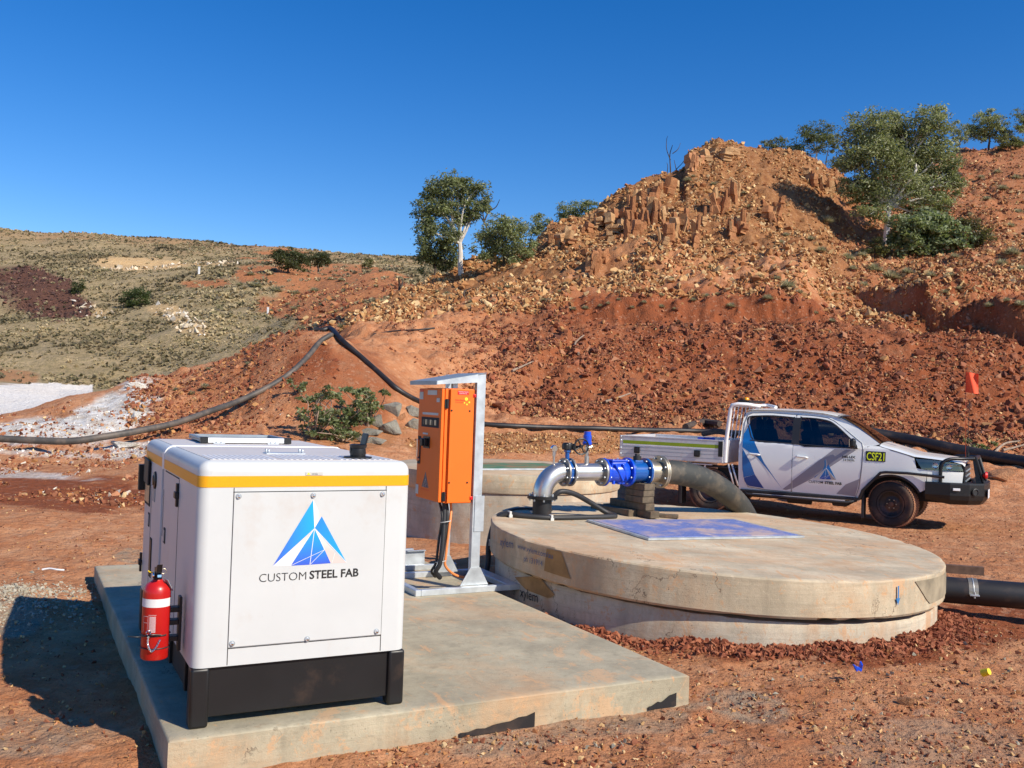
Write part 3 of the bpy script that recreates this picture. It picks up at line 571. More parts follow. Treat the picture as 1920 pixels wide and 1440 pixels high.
# ------------------------------------------------------------------ generator
W_, L_, TOP = 1.0766, 2.0976, 1.268
gen = thing('generator', 'white enclosed diesel generator with yellow band and CUSTOM STEEL FAB logo on its front panel', 'generator', G0, YAW)
def shell(mb, u0, u1, v0, v1, z0, z1, r, corners='fb'):
    """box with rounded vertical corners and rounded top edge, open underneath"""
    seg = 6; plan = []
    def arc(cx_, cy_, a0): return [(cx_, cy_, math.radians(a0+90*k/seg)) for k in range(seg+1)]
    rf = r if 'f' in corners else .006; rb = r if 'b' in corners else .006
    cs = [(u0+rf, v0+rf, 180, rf), (u1-rf, v0+rf, 270, rf), (u1-rb, v1-rb, 0, rb), (u0+rb, v1-rb, 90, rb)]
    rings = []
    lev = [(z0, 0), (z1-r, 0)]+[(z1-r+r*math.sin(math.radians(90*k/seg)), r*(1-math.cos(math.radians(90*k/seg)))) for k in range(1, seg+1)]
    for z, ins in lev:
        ring = []
        for cx_, cy_, a0, q in cs:
            for k in range(seg+1):
                a = math.radians(a0+90*k/seg); qq = max(q-ins, .0005)
                sx = 1 if math.cos(math.radians(a0+45)) > 0 else -1; sy = 1 if math.sin(math.radians(a0+45)) > 0 else -1
                ex = max(0, ins-q+.0005); frontal = q > .01
                ring.append(mb.bm.verts.new((cx_+qq*math.cos(a)-sx*ex, cy_+qq*math.sin(a)-(sy*ex if frontal else 0)+(sy*(q-qq) if not frontal else 0), z)))
        rings.append(ring)
    n = len(rings[0])
    for a, b in zip(rings, rings[1:]):
        for k in range(n):
            f = mb.bm.faces.new((a[k], a[(k+1) % n], b[(k+1) % n], b[k])); f.smooth = True
    mb.bm.faces.new(rings[-1]); return mb
shell(MB(), 0, W_, 0, 1.185, .285, TOP, .055, 'f').build('front_canopy', M['canopy'], gen)
shell(MB(), 0, W_, 1.268, L_, .285, TOP, .055, 'b').build('rear_canopy', M['canopy'], gen)
mb = MB(); shell(mb, .030, W_-.030, 1.16, 1.29, .285, TOP-.008, .05, ''); mb.build('joint_channel', M['canopy'], gen)
# thin sheet lying on the roof: grey top skin painting dust and grazing light
MB().box(.06, W_-.06, .06, 1.178, TOP, TOP+.0025, 0).build('roof_skin', M['rooftop'], gen)
MB().box(0.06, W_-.06, 1.272, L_-.06, TOP, TOP+.0025, 0).build('roof_skin', M['rooftop'], gen)
mb = MB(); shell(mb, -.004, W_+.004, 1.190, 1.262, 1.135, TOP+.006, .058, ''); mb.build('joint_cover_strip', M['white'], gen)
def band(mb, u0, u1, v0, v1, z0, z1, r, off, segs=8, front=True):
    P = []
    def A(cx_, cy_, a0, a1): return [(cx_+(r+off)*math.cos(math.radians(a0+(a1-a0)*k/segs)), cy_+(r+off)*math.sin(math.radians(a0+(a1-a0)*k/segs))) for k in range(segs+1)]
    if front: P = [(u0-off, v1)]+A(u0+r, v0+r, 180, 270)+A(u1-r, v0+r, 270, 360)+[(u1+off, v1)]
    else: P = [(u0-off, v0), (u0-off, v1-r)]
    a = [mb.bm.verts.new((x, y, z0)) for x, y in P]; b = [mb.bm.verts.new((x, y, z1)) for x, y in P]
    for i in range(len(P)-1): f = mb.bm.faces.new((a[i], a[i+1], b[i+1], b[i])); f.smooth = True
    return mb
band(MB(), 0, W_, 0, 1.18, 1.142, 1.196, .055, .0018).build('reflective_band', M['amber'], gen)
band(MB(), 0, W_, 1.272, L_, 1.142, 1.196, .055, .0018, front=False).build('reflective_band', M['amber'], gen)
# seams
def seam(*b): MB().box(*b).build('panel_seam', M['seam'], gen)
for u in (.1655, .938): seam(u-.0018, u+.0018, -.0012, .0005, .29, 1.14)
seam(.1655, .938, -.0012, .0005, .371-.004, .371); seam(.163, .941, -.0020, -.0006, 1.116, 1.121)
for v, z0, z1 in ((.59, .29, 1.128), (1.155, .75, 1.02)): seam(-.0015, .0005, v-.0025, v+.0025, z0, z1)
seam(-.0016, .0005, .59, 1.11, 1.1285, 1.135); seam(-.0016, .0005, 1.70, 1.704, .29, 1.0)
pan = MB().box(.1665, .937, -.0045, 0, .374, 1.1165, .0015, 1).build('front_panel', M['canopy'], gen)
for u, h in ((.187, 1.098), (.553, 1.097), (.917, 1.098), (.184, .392), (.55, .383), (.912, .392)):
    MB().lathe([(0, .0145), (.006, .013), (.010, .007), (.0115, 0)], (u, -.004, h), (0, -1, 0), 14).build('screw', M['chrome'], pan)
    MB().cyl((u, -.0043, h), (u, -.0055, h), .0145, n=16).build('washer', M['galvdark'], pan)
# logo
def logo(parent, P, nrm_off, scale_fn=None, dark=1.0, name='logo'):
    """P maps logo-plane coords (a,b) of the sign to local 3D"""
    px_ = {'T': (958, 125), 'BL': (385, 1070), 'BR': (1437, 1018), 'M': (975, 528), 'K': (1078, 357), 'B1': (628, 1065), 'B2': (905, 1050), 'B3': (1205, 1028), 'R': (1118, 835), 'Q': (1268, 880), 'Q2': (1222, 1028)}
    T, BL_, BR_ = (np.array(px_[k], float) for k in ('T', 'BL', 'BR')); A = np.array([BR_-BL_, T-BL_]).T; Ai = np.linalg.inv(A)
    q = {k: Ai@(np.array(v, float)-BL_) for k, v in px_.items()}
    def L(k): s_, t_ = q[k]; return (s_*.373+t_*.189, t_*.3205)
    lb, mb_, db, be, wh = (.01, .40, .85), (.02, .25, .80), (.045, .11, .62), (.68, .56, .52), (.86, .86, .85)
    fac = [(('T', 'BL', 'M'), (lb, db, lb)), (('T', 'M', 'K'), (wh, wh, be)), (('K', 'M', 'BR'), (mb_, mb_, lb)), (('BL', 'B1', 'M'), (wh, wh, be)),
           (('M', 'B1', 'B2'), (lb, db, db)), (('M', 'B2', 'R'), (lb, db, mb_)), (('B2', 'B3', 'R'), (db, db, mb_)), (('M', 'R', 'Q'), (wh, be, be)), (('R', 'B3', 'Q2'), (be, be, be)), (('R', 'Q2', 'Q'), (be, be, be)), (('Q', 'Q2', 'BR'), (be, be, be))]
    V, Fc, Cc = [], [], []
    for ks, cs in fac:
        k0 = len(V)
        for k, c in zip(ks, cs): V.append(P(*L(k), 0)); Cc.append([x*dark for x in c])
        Fc.append((k0, k0+1, k0+2))
    me = np_mesh(name, np.array([v[:] for v in V]), np.array(Fc), LOGOM, False, {'tint': np.array(Cc)}); o = mesh_obj(name, me, parent)
    mb = MB()
    for a, b, w__ in (('M', 'B2', .003), ('B1', 'R', .002), ('B2', 'R', .002), ('M', 'B1', .003), ('M', 'R', .003), ('M', 'T', .003), ('Q', 'Q2', .002), ('M', 'BR', .003)):
        a, b = Vector(L(a)), Vector(L(b)); d = (b-a).normalized(); n_ = Vector((-d.y, d.x))*w__/2
        mb.poly([P(*(a-n_), 1), P(*(b-n_), 1), P(*(b+n_), 1), P(*(a+n_), 1)])
    mb.build('logo_lines', M['whiteprint'], parent); return o
LOGOM = attr_mat('printed_logo', 'tint', .4)
logo(pan, lambda a, b, k: Vector((.365+a, -.0052-.0006*k, .755+b)), 0)
text_on('CUSTOM', (.301, -.005, .680), (1, 0, 0), (0, 0, 1), .058, M['ink'], pan, bold=-.012, width=.232)
text_on('STEEL FAB', (.550, -.005, .683), (1, 0, 0), (0, 0, 1), .057, M['ink'], pan, bold=.022, width=.254)
lb = MB().box(.512, .598, -.0025, 0, 1.1985, 1.2135).build('warning_label', M['label'], gen)
MB().prism([(.517, -.003, 1.2005), (.535, -.003, 1.2005), (.526, -.003, 1.2125)], (0, -.0005, 0)).build('warning_triangle', M['yprint'], lb)
text_on('warning', (.542, -.0026, 1.203), (1, 0, 0), (0, 0, 1), .009, M['ink'], lb, name='label_print')
# roof slots, in three banks
for bank in ((.075, .37, 12), (.425, .66, 9), (.715, .985, 10)):
    for i in range(bank[2]):
        u = bank[0]+(bank[1]-bank[0])*i/(bank[2]-1)
        MB().box(u, u+.0145, .085, .40, TOP+.002, TOP+.0045, .001, 1).build('roof_louvre', M['white'], gen)
lp = MB().box(.43, .645, .50, .585, TOP, TOP+.009, .002, 1).build('lifting_plate', M['galv'], gen)
for u, v in ((.445, .512), (.63, .512), (.445, .573), (.63, .573)): MB().cyl((u, v, TOP+.008), (u, v, TOP+.028), .007, n=8).build('bolt', M['galv'], lp)
ec = MB().cyl((.845, .20, TOP), (.845, .20, TOP+.012), .075, n=28).lathe([(.040, .01), (.043, .03), (.040, .055), (.045, .062), (.047, .075), (.034, .078), (.03, .05)], (.845, .20, TOP), n=28).box(.80, .815, .19, .21, TOP+.03, TOP+.06, .003).build('exhaust_outlet', M['black'], gen)
MB().obox((.882, .215, TOP+.095), (.010, .088, .082), ry=.22, bev=.004).box(.855, .885, .205, .225, TOP+.05, TOP+.075, .003).build('rain_flap', M['black'], ec)
sp = MB().box(.26, .81, 1.50, 2.02, TOP+.022, TOP+.026).build('solar_panel', M['pv'], gen, 'small solar panel in a white frame on the generator roof')
MB().box(.26, .81, 1.495, 1.525, TOP+.008, TOP+.040, .002, 1).build('panel_frame', M['white'], sp)
for a in ((.26, .285, 1.5255, 2.02), (.785, .81, 1.5255, 2.02), (.2855, .7845, 1.99, 2.02)): MB().box(a[0], a[1], a[2], a[3], TOP+.012, TOP+.040, .002, 1).build('panel_frame', M['galvdark'], sp)
for u in (.25, .775): MB().box(u, u+.045, 1.488, 1.5345, TOP+.006, TOP+.044, .002, 1).build('corner_cap', M['black'], sp)
for u in (.36, .70): MB().box(u-.035, u+.035, 1.470, 1.494, TOP+.002, TOP+.010, .001, 1).cyl((u-.015, 1.483, TOP+.01), (u-.015, 1.483, TOP+.018), .005, n=8).cyl((u+.015, 1.483, TOP+.01), (u+.015, 1.483, TOP+.018), .005, n=8).build('bracket', M['galv'], sp)
# left side fittings
def recess(name, v0, v1, z0, z1, mt=M['black']):
    f = MB().box(-.004, .001, v0-.012, v1+.012, z0-.012, z1+.012, .003, 1).build(name, M['seam'], gen)
    MB().box(-.006, -.0042, v0, v1, z0, z1, .001, 1).build('inset', mt, f); return f
def hinge(v, z):
    h = MB().box(-.022, 0, v-.028, v+.028, z-.018, z+.018, .004).build('hinge', M['black'], gen)
    for s in (-1, 1): MB().box(-.014, 0, v-.016, v+.016, z+s*.038-.024, z+s*.038+.024, .003).build('hinge_leaf', M['black'], h)
hinge(.605, 1.045); hinge(2.07, .45)
MB().box(-.045, 0, 2.03, 2.075, .93, 1.10, .006).build('side_catch', M['black'], gen)
recess('door_latch', 1.035, 1.075, .735, .80, M['galvdark']); recess('door_latch', 1.76, 1.80, .735, .80, M['galvdark'])
recess('cable_opening', 1.60, 1.66, .44, .66); 
MB().box(-.004, 0, 1.53, 1.64, .905, .99, .001, 1).build('rating_plate', M['galvdark'], gen)
MB().lathe([(0, .018), (.028, .018), (.034, .012), (.052, .010), (.055, 0)], (0, 1.54, 1.01+.03), (-1, 0, 0), 24).build('round_stop_cover', M['black'], gen)
cp = MB().box(-.005, 0, 1.76, 2.02, .85, 1.13, .003, 1).build('control_window', M['seam'], gen)
MB().box(-.008, -.005, 1.78, 2.0, .87, .99, .001, 1).build('window_pane', M['bronze'], cp); MB().obox((-.014, 1.88, 1.07), (.012, .22, .16), rx=.06, bev=.004).build('window_hood', M['rubber'], cp)
# base
bf = MB().box(.06, W_-.06, .022, L_-.022, .045, .285, .004, 1).build('base_frame', M['black'], gen)
for u in (.0, W_-.088):
    for v in (.0, L_-.088):
        MB().box(u, u+.088, v, v+.088, 0, .284, .014, 3, sm=True).build('foot', M['black'], gen)
for v in (.45, 1.0, 1.55): MB().box(.045, .061, v, v+.05, .05, .28, .002, 1).build('side_rib', M['black'], bf)
# ------------------------------------------------------------------ extinguisher
fe = thing('fire_extinguisher', 'red fire extinguisher with white band strapped to the left side of the generator', 'fire extinguisher', G0+EX*(-.135)+EY*.235+Vector((0, 0, .295)), YAW)
cyb = MB().lathe([(0, 0), (.068, 0), (.074, .008), (.074, .36), (.071, .385), (.055, .410), (.030, .425), (.026, .432), (0, .432)], n=32).build('cylinder', M['red'], fe)
band_ = MB().lathe([(.0748, .290), (.0748, .335)], n=32).build('white_band', M['whiteprint'], cyb)
def fe_arc(a0, a1, z0, z1, nm, mt, r=.0747):
    mb = MB(); n = 8; A_ = [math.radians(a0+(a1-a0)*k/n) for k in range(n+1)]
    lo = [mb.bm.verts.new((r*math.cos(a), r*math.sin(a), z0)) for a in A_]; hi = [mb.bm.verts.new((r*math.cos(a), r*math.sin(a), z1)) for a in A_]
    for k in range(n): mb.bm.faces.new((lo[k], lo[k+1], hi[k+1], hi[k]))
    return mb.build(nm, mt, cyb, sharp=0)
for i in range(17): fe_arc(236, 262, .155+i*.0052, .1572+i*.0052, 'printed_instructions', M['whiteprint'])
for a0, a1, z0, z1 in ((205, 228, .24, .2415), (205, 228, .205, .2065), (205, 206, .155, .24), (227.4, 228, .155, .24), (232, 264, .2485, .2498), (232, 232.6, .15, .25)): fe_arc(a0, a1, z0, z1, 'printed_frame', M['whiteprint'])
vh = MB().lathe([(.022, .43), (.024, .445), (.018, .45), (.018, .475), (0, .475)], n=20).build('valve', M['black'], fe)
MB().prism([(-.014, -.055, .476), (-.014, -.015, .468), (-.014, .035, .474), (-.014, .035, .495), (-.014, -.02, .50), (-.014, -.075, .525)], (.028, 0, 0)).build('squeeze_lever', M['black'], vh)
MB().prism([(-.010, -.07, .455), (-.010, .02, .450), (-.010, .02, .460), (-.010, -.068, .468)], (.02, 0, 0)).build('carry_handle', M['chrome'], vh)
MB().tube([(.028+.014*math.cos(a), -.02, .478+.014*math.sin(a)) for a in np.linspace(0, 6.28, 15)], .002, 6, False).build('pull_ring', M['bronze'], vh)
MB().lathe([(0, .008), (.014, .008), (.014, 0)], (-.02, .0, .455), (-1, 0, 0), 16).build('pressure_gauge', M['chrome'], vh)
MB().tube(spline([(-.02, .01, .465), (-.045, .0, .475), (-.05, -.01, .482)]), .0035, 6).build('yellow_tag', M['yellow'], vh)
MB().obox((.055, -.035, .405), (.004, .035, .075), ry=-.5, rz=.4).build('inspection_tag', M['galvdark'], fe)
MB().tube([(.0765*math.cos(a), .0765*math.sin(a), .135) for a in np.linspace(-.2, 5.4, 26)], .004, 6).build('strap', M['rubber'], fe)
MB().tube([(.0765*math.cos(a), .0765*math.sin(a), .065) for a in np.linspace(0, 6.28, 30)], .003, 6).build('strap', M['rubber'], fe)
mb = MB()
for z in (.10, .19, .26): mb.box(.05, .118, -.02, .04, z-.014, z+.014, .003)
mb.box(.118, .134, -.022, .042, .03, .33, .003); mb.build('wall_bracket', M['black'], fe)
MB().tube(spline([(-.05, -.06, .137), (-.10, -.09, .142), (-.15, -.08, .148)]), .0035, 6).tube(spline([(.02, -.08, .14), (-.03, -.088, .148), (-.06, -.075, .14)]), .004, 6).build('clamp_lever', M['black'], fe)
pts = spline([(-.045, -.068, .14), (-.045, -.075, .09), (-.028, -.082, .055), (-.005, -.083, .075), (.015, -.082, .115)], 7)
for i in range(len(pts)-1):
    p, q = pts[i], pts[i+1]; c_ = (p+q)/2; t_ = (q-p).normalized(); s_ = t_.cross(Vector((0, -1, 0))) if i % 2 else Vector((0, -1, 0)); 
    MB().tube([c_+t_*(.0065*math.cos(a))+s_*(.004*math.sin(a)) for a in np.linspace(0, 6.28, 9)], .0014, 5, False).build('chain_link', M['chrome'], fe)
MB().tube([(-.045+.012*math.cos(a), -.07, .155+.012*math.sin(a)) for a in np.linspace(0, 6.28, 15)], .0022, 6, False).build('ring', M['chrome'], fe)
fe.scale = (.88, .88, .88)
# ------------------------------------------------------------------ pump control cabinet on its stand
CO = Vector((-.27, 8.0, SLAB_Z))
cab = thing('control_cabinet', 'tall orange pump control cabinet under a sloping galvanised hood on a steel stand', 'control cabinet', CO, YAW)
def part(mb, n, m_, p=cab, l=None): return mb.build(n, M[m_] if isinstance(m_, str) else m_, p, l)
z0, z1 = .735, 1.695
# posts (open channels) and gussets
for v, zt in ((0, 1.825), (.62, 1.825)):
    mb = MB(); mb.box(-.035, .045, v-.020, v-.014, .05, zt, .001, 1); mb.box(-.035, -.029, v-.0138, v+.03, .05, zt, .001, 1); mb.box(.039, .045, v-.0138, v+.03, .05, zt, .001, 1)
    po = part(mb, 'post', 'galv')
    MB().prism([(-.13, v-.026, .052), (.13, v-.026, .052), (.05, v-.026, .20), (-.04, v-.026, .20)], (0, .005, 0)).build('gusset', M['galv'], po)
part(MB().box(-.02, .068, -.027, -.021, .50, .80, .001, 1), 'splice_plate', 'galv')
# base frame members, each its own bar
for nm, b in (('base_rail', (-.50, .30, -.085, -.035, 0, .05)), ('base_rail', (-.50, .30, .66, .71, 0, .05)), ('base_rail', (-.55, -.501, -.085, 1.05, 0, .05)), ('base_rail', (.301, .42, -.085, .71, 0, .048)), ('base_rail', (-.50, .301, 1.0, 1.05, 0, .05))):
    part(MB().box(*b, .004, 1), nm, 'galv')
mb = MB(); mb.box(-1.25, .02, 1.12, 1.126, .02, .17); mb.box(-1.25, .02, 1.09, 1.1195, .164, .17); mb.box(-1.25, .02, 1.09, 1.1195, .02, .026); part(mb, 'cable_channel', 'galv')
part(MB().box(-1.2, -.06, 1.20, 1.24, .13, .17, .002, 1), 'back_rail', 'galv')
# enclosure
body = part(MB().box(-.275, -.040, .016, .50, z0, z1, .006, 2), 'enclosure', 'orange')
part(MB().box(-.268, -.05, -.006, .010, z0+.006, z1-.004, .004, 2), 'side_plate', 'orange')
door = part(MB().box(-.345, -.318, .0, .50, z0+.012, z1-.006, .005, 2), 'door', 'orange')
part(MB().box(-.312, -.285, .002, .498, z0+.008, z1-.004, .004, 2), 'door_frame', 'orange')
part(MB().box(-.317, -.276, .02, .48, z0+.02, z1-.012), 'door_seal', 'seam')
for z in (z1-.13, z0+.06):
    hg = part(MB().cyl((-.300, -.006, z-.04), (-.300, -.006, z+.04), .008, n=12).box(-.318, -.282, -.006, .002, z-.036, z+.036, .001, 1), 'hinge', 'black')
for z in (z1-.055, z0+.045): part(MB().box(-.062, -.034, -.012, 0, z-.014, z+.014, .002).cyl((-.048, -.013, z), (-.048, -.019, z), .006, n=8), 'mounting_lug', 'redlabel')
for u, z in ((-.255, z1-.185), (-.09, z1-.185), (-.255, z0+.175), (-.09, z0+.175)): part(MB().lathe([(0, .006), (.007, .005), (.009, 0)], (u, -.006, z), (0, -1, 0), 10), 'rivet', 'black')
rl = part(MB().box(-.205, -.105, -.0085, -.0062, z1-.05, z1-.018), 'red_warning_label', 'redlabel')
text_on('WARNING ISOLATE', (-.20, -.0087, z1-.031), (1, 0, 0), (0, 0, 1), .012, M['whiteprint'], rl, width=.09)
text_on('ELECTRICAL', (-.19, -.0087, z1-.045), (1, 0, 0), (0, 0, 1), .011, M['whiteprint'], rl, width=.07)
text_on('Northern', (-.225, -.0062, z1-.102), (1, 0, 0), (0, 0, 1), .018, M['redlabel'], body, width=.085, bold=.01)
text_on('Pumping Supplies', (-.225, -.0062, z1-.118), (1, 0, 0), (0, 0, 1), .011, M['redlabel'], body, width=.08)
mb = MB()
for u, z, r in ((-.125, z1-.085, .014), (-.097, z1-.112, .008), (-.118, z1-.130, .007), (-.141, z1-.118, .006)): mb.cyl((u, -.0062, z), (u, -.0075, z), r, n=16)
mb.build('sun_emblem', M['yprint'], body)
# door furniture: door outer face is at u=-.345, width along v
def dbox(v0, v1, a0, a1, n, m_, d=.004, off=0, p=None): return MB().box(-.345-off-d, -.345-off, v0, v1, a0, a1, .0008, 1).build(n, M[m_], p or door)
dbox(.10, .30, z1-.060, z1-.020, 'door_label', 'label'); dbox(.40, .48, z1-.10, z1-.035, 'door_label', 'label'); dbox(.41, .47, z1-.032, z1-.014, 'red_door_label', 'redlabel'); dbox(.04, .10, z1-.12, z1-.085, 'door_label', 'label')
dbox(.06, .40, z1-.23, z1-.21, 'breaker_label', 'label')
wn = dbox(.04, .42, z1-.335, z1-.25, 'breaker_window', 'seam', .003)
for i in range(6): dbox(.09+i*.05, .125+i*.05, z1-.315, z1-.27, 'breaker', 'black' if i % 2 else 'bronze', .005, .003, wn)
dbox(.27, .38, z1-.40, z1-.385, 'switch_label', 'label')
isr = dbox(.22, .36, z1-.515, z1-.415, 'isolator_plate', 'black', .006)
MB().box(-.385, -.351, .25, .33, z1-.50, z1-.43, .006).box(-.40, -.385, .27, .31, z1-.495, z1-.435, .004).build('isolator_knob', M['black'], isr)
dbox(.42, .49, z1-.66, z1-.42, 'handle_recess', 'seam', .002)
MB().box(-.375, -.347, .435, .455, z1-.60, z1-.45, .004).build('swing_handle', M['chrome'], door)
MB().lathe([(0, .02), (.014, .02), (.016, .0)], (-.352, .445, z1-.62), (-1, 0, 0), 14).build('key_lock', M['chrome'], door)
dbox(.44, .50, z0+.04, z0+.12, 'rating_plate', 'label')
logo(door, lambda a, b, k: Vector((-.3458-.0006*k, .37-a*.42, z0+.11+b*.42)), 0, dark=.12, name='logo')
text_on('CUSTOM STEEL FAB', (-.3458, .39, z0+.085), (0, -1, 0), (0, 0, 1), .015, M['redlabel'], door, width=.2)
# hood: sloping roof sheet with side cheeks
def hz(u): return 1.748+(u+.42)/.465*.086
hood = MB().prism([(-.405, -.03, hz(-.42)), (.046, -.03, hz(.046)), (.046, -.03, hz(.046)+.004), (-.405, -.03, hz(-.42)+.004)], (0, .60, 0)).build('hood_roof', M['galvdark'], cab)
for v in (-.032, .572): MB().prism([(-.405, v, 1.722), (-.036, v, 1.752), (-.036, v, hz(-.034)), (-.405, v, hz(-.42))], (0, .003, 0)).build('hood_cheek', M['galv'], cab)
MB().box(-.408, -.4055, -.03, .57, 1.718, hz(-.42)+.004).build('hood_lip', M['galvdark'], cab)
part(MB().box(-.235, -.19, .03, .07, z1, 1.752, .002, 1), 'cabinet_hanger', 'galv')
part(MB().box(-.04, -.036, .12, .50, 1.2, 1.5), 'mount_plate', 'galvdark')
# cables: own things, they hang from the cabinet
def L2W(u, v, h): return CO+EX*u+EY*v+Vector((0, 0, h))
def cable(name, pts, r, m_, label, cat='cable', group=None, n=10, k=8):
    P = spline([L2W(*p) for p in pts], k); o = P[0].copy(); mb = MB(); mb.tube([p-o for p in P], r, n)
    c = mb.build(name, M[m_]); c.location = o; return tag(c, label, cat, group)
cable('power_cable', [(-.18, .12, .74), (-.18, .10, .66), (-.21, .06, .52), (-.24, .04, .30), (-.235, .05, .21), (-.12, .10, .12), (.02, .12, .085), (.10, .2, .07)], .0115, 'cableorange', 'orange power cable curving down from the cabinet to the stand foot')
for i, (a, b, r) in enumerate(((-.245, -.29, .020), (-.215, -.275, .016), (-.265, -.31, .011))):
    cable('black_cable', [(a, .10+.03*i, .74), (a-.005, .08, .62), ((a+b)/2, .05+.02*i, .42), (b, .04+.02*i, .24), (b-.02, .08+.02*i, .16), (b+.04, .12+.03*i, .10)], r, 'rubber', ['thickest black cable dropping from the cabinet underside', 'middle black cable behind the orange cable', 'thin black cable on the left of the cabinet bundle'][i], group='black cables under the cabinet')
for z in (.58, .25): 
    p = L2W(-.245 if z > .5 else -.275, .06, z); t_ = MB().tube([(.042*math.cos(a), .034*math.sin(a), .008*math.cos(a)) for a in np.linspace(0, 6.28, 18)], .0035, 6, False).build('cable_tie', M['label']); t_.location = p; tag(t_, 'pale tie round the %s end of the cable bundle' % ('upper' if z > .5 else 'lower'), 'cable tie')
# ------------------------------------------------------------------ tank with lid, pipework
TC = Vector((1.91, 9.04, 0)); TR = 2.05; TA, TB = -.036, .020
def lidz(x, y): return .67+TA*(x-1.8)+TB*(y-9)
def on_lid(x, y):
    d = ray(x, y); t = (.67-1.8*TA-9*TB-CAM_H)/(d.z-TA*d.x-TB*d.y); return Vector((0, 0, CAM_H))+d*t
tank = thing('concrete_tank', 'round concrete pump well with thick tilted lid, low rough wall set in red earth', 'tank', TC)
mb = MB(); n = 160; rings = []
for (r, top, dz) in ((0, 1, 0), (.5, 1, 0), (1.0, 1, 0), (1.5, 1, 0), (1.9, 1, 0), (2.0, 1, 0), (2.032, 1, 0), (2.044, 1, -.004), (2.05, 1, -.016), (2.05, 1, -.15), (2.05, 1, -.275), (2.035, 1, -.295), (1.9, 1, -.30), (0, 1, -.30)):
    ring = []
    for j in range(n if r else 1):
        a = 2*math.pi*j/n; rr = r+(.015 if r > 1.8 else 0)+(float(fbm(np.array(a*6), np.array(dz*9+4.), .6, 3))*.004 if r > 2 else 0); x, y = rr*math.cos(a), rr*math.sin(a)
        chip = max(0, float(fbm(np.array(a*9), np.array(2.), .25, 2))-.25)*.07 if r in (2.032, 2.044) or dz == -.295 else 0
        x *= 1-chip*.3; y *= 1-chip*.3
        ring.append(mb.bm.verts.new((x, y, lidz(x+TC.x, y+TC.y)+dz-(chip if dz > -.1 else -chip))))
    rings.append(ring)
for A_, B_ in zip(rings, rings[1:]):
    for j in range(n):
        vs = []
        for v in (A_[j % len(A_)], A_[(j+1) % len(A_)], B_[(j+1) % len(B_)], B_[j % len(B_)]):
            if v not in vs: vs.append(v)
        f = mb.bm.faces.new(vs); f.smooth = True
lid = mb.build('lid', M['lidc'], tank, sharp=22)
mb = MB(); rings = []
for r, z in ((2.01, -.4), (2.01, .0), (2.01, .2), (2.01, .33), (2.0, .352), (1.80, .356), (1.80, -.4)):
    ring = []
    for j in range(n):
        a = 2*math.pi*j/n; rr = r+float(fbm(np.array(a*5), np.array(z*3), .5, 3))*.004; x, y = rr*math.cos(a), rr*math.sin(a)
        zz = z
        if z > .3: 
            lzb = lidz(x+TC.x, y+TC.y)-.30; gap = .012+.026*max(0, math.sin(a+2.35)); zz = lzb-gap-(.352-z)*1.0+float(fbm(np.array(a*12), np.array(1.), .3, 3))*.012
        ring.append(mb.bm.verts.new((x, y, zz)))
    rings.append(ring)
for A_, B_ in zip(rings, rings[1:]):
    for j in range(n): f = mb.bm.faces.new((A_[j], A_[(j+1) % n], B_[(j+1) % n], B_[j])); f.smooth = True
wall = mb.build('wall', M['wallc'], tank, sharp=50)
# print on the curved sides
def ang_at(x, y, R_):
    """angle on the tank where a bearing meets the cylinder"""
    d = ray(x, y); o = Vector((-TC.x, -TC.y)); e = Vector((d.x, d.y)); b = o.dot(e); c_ = o.dot(o)-R_*R_; a_ = e.dot(e); q = b*b-a_*c_
    t = (-b-math.sqrt(max(q, 0)))/a_; P = Vector((d.x*t-TC.x, d.y*t-TC.y)); return math.atan2(P.y, P.x), CAM_H+d.z*t
def side_text(s, x0, y0, x1, y1, size, mt, parent, R_=2.056, bold=0):
    (a0, za), (a1, zb) = ang_at(x0, y0, R_), ang_at(x1, y1, R_); a1 += 2*math.pi*(a1 < a0); wid = (a1-a0)*R_
    return text_on(s, (0, 0, 0), (1, 0, 0), (0, 0, 1), size, mt, parent, bold, width=wid, fn=lambda a, h: Vector((R_*math.cos(a0+a/R_), R_*math.sin(a0+a/R_), za+(zb-za)*a/wid+h)))
side_text('xylem', 937, 1022, 962, 1028, .10, M['bluepaint'], lid, 2.078)
side_text('www.xylem.com/au', 970, 1028, 1036, 1048, .065, M['bluepaint'], lid, 2.078)
side_text('ph 131914', 982, 1052, 1017, 1062, .065, M['bluepaint'], lid, 2.078)
side_text('xylem', 975, 1118, 1008, 1130, .12, M['ink'], wall, 2.022)
a, z = ang_at(1684, 1130, 2.078)
def ap(s_, h): return (2.078*math.cos(a+s_/2.078), 2.078*math.sin(a+s_/2.078), .395+h)
mb = MB(); mb.poly([ap(-.008, .045), ap(.008, .045), ap(.008, .15), ap(-.008, .15)]); mb.poly([ap(-.024, .055), ap(0, 0), ap(.024, .055)]); mb.build('painted_arrow', M['arrow'], lid)
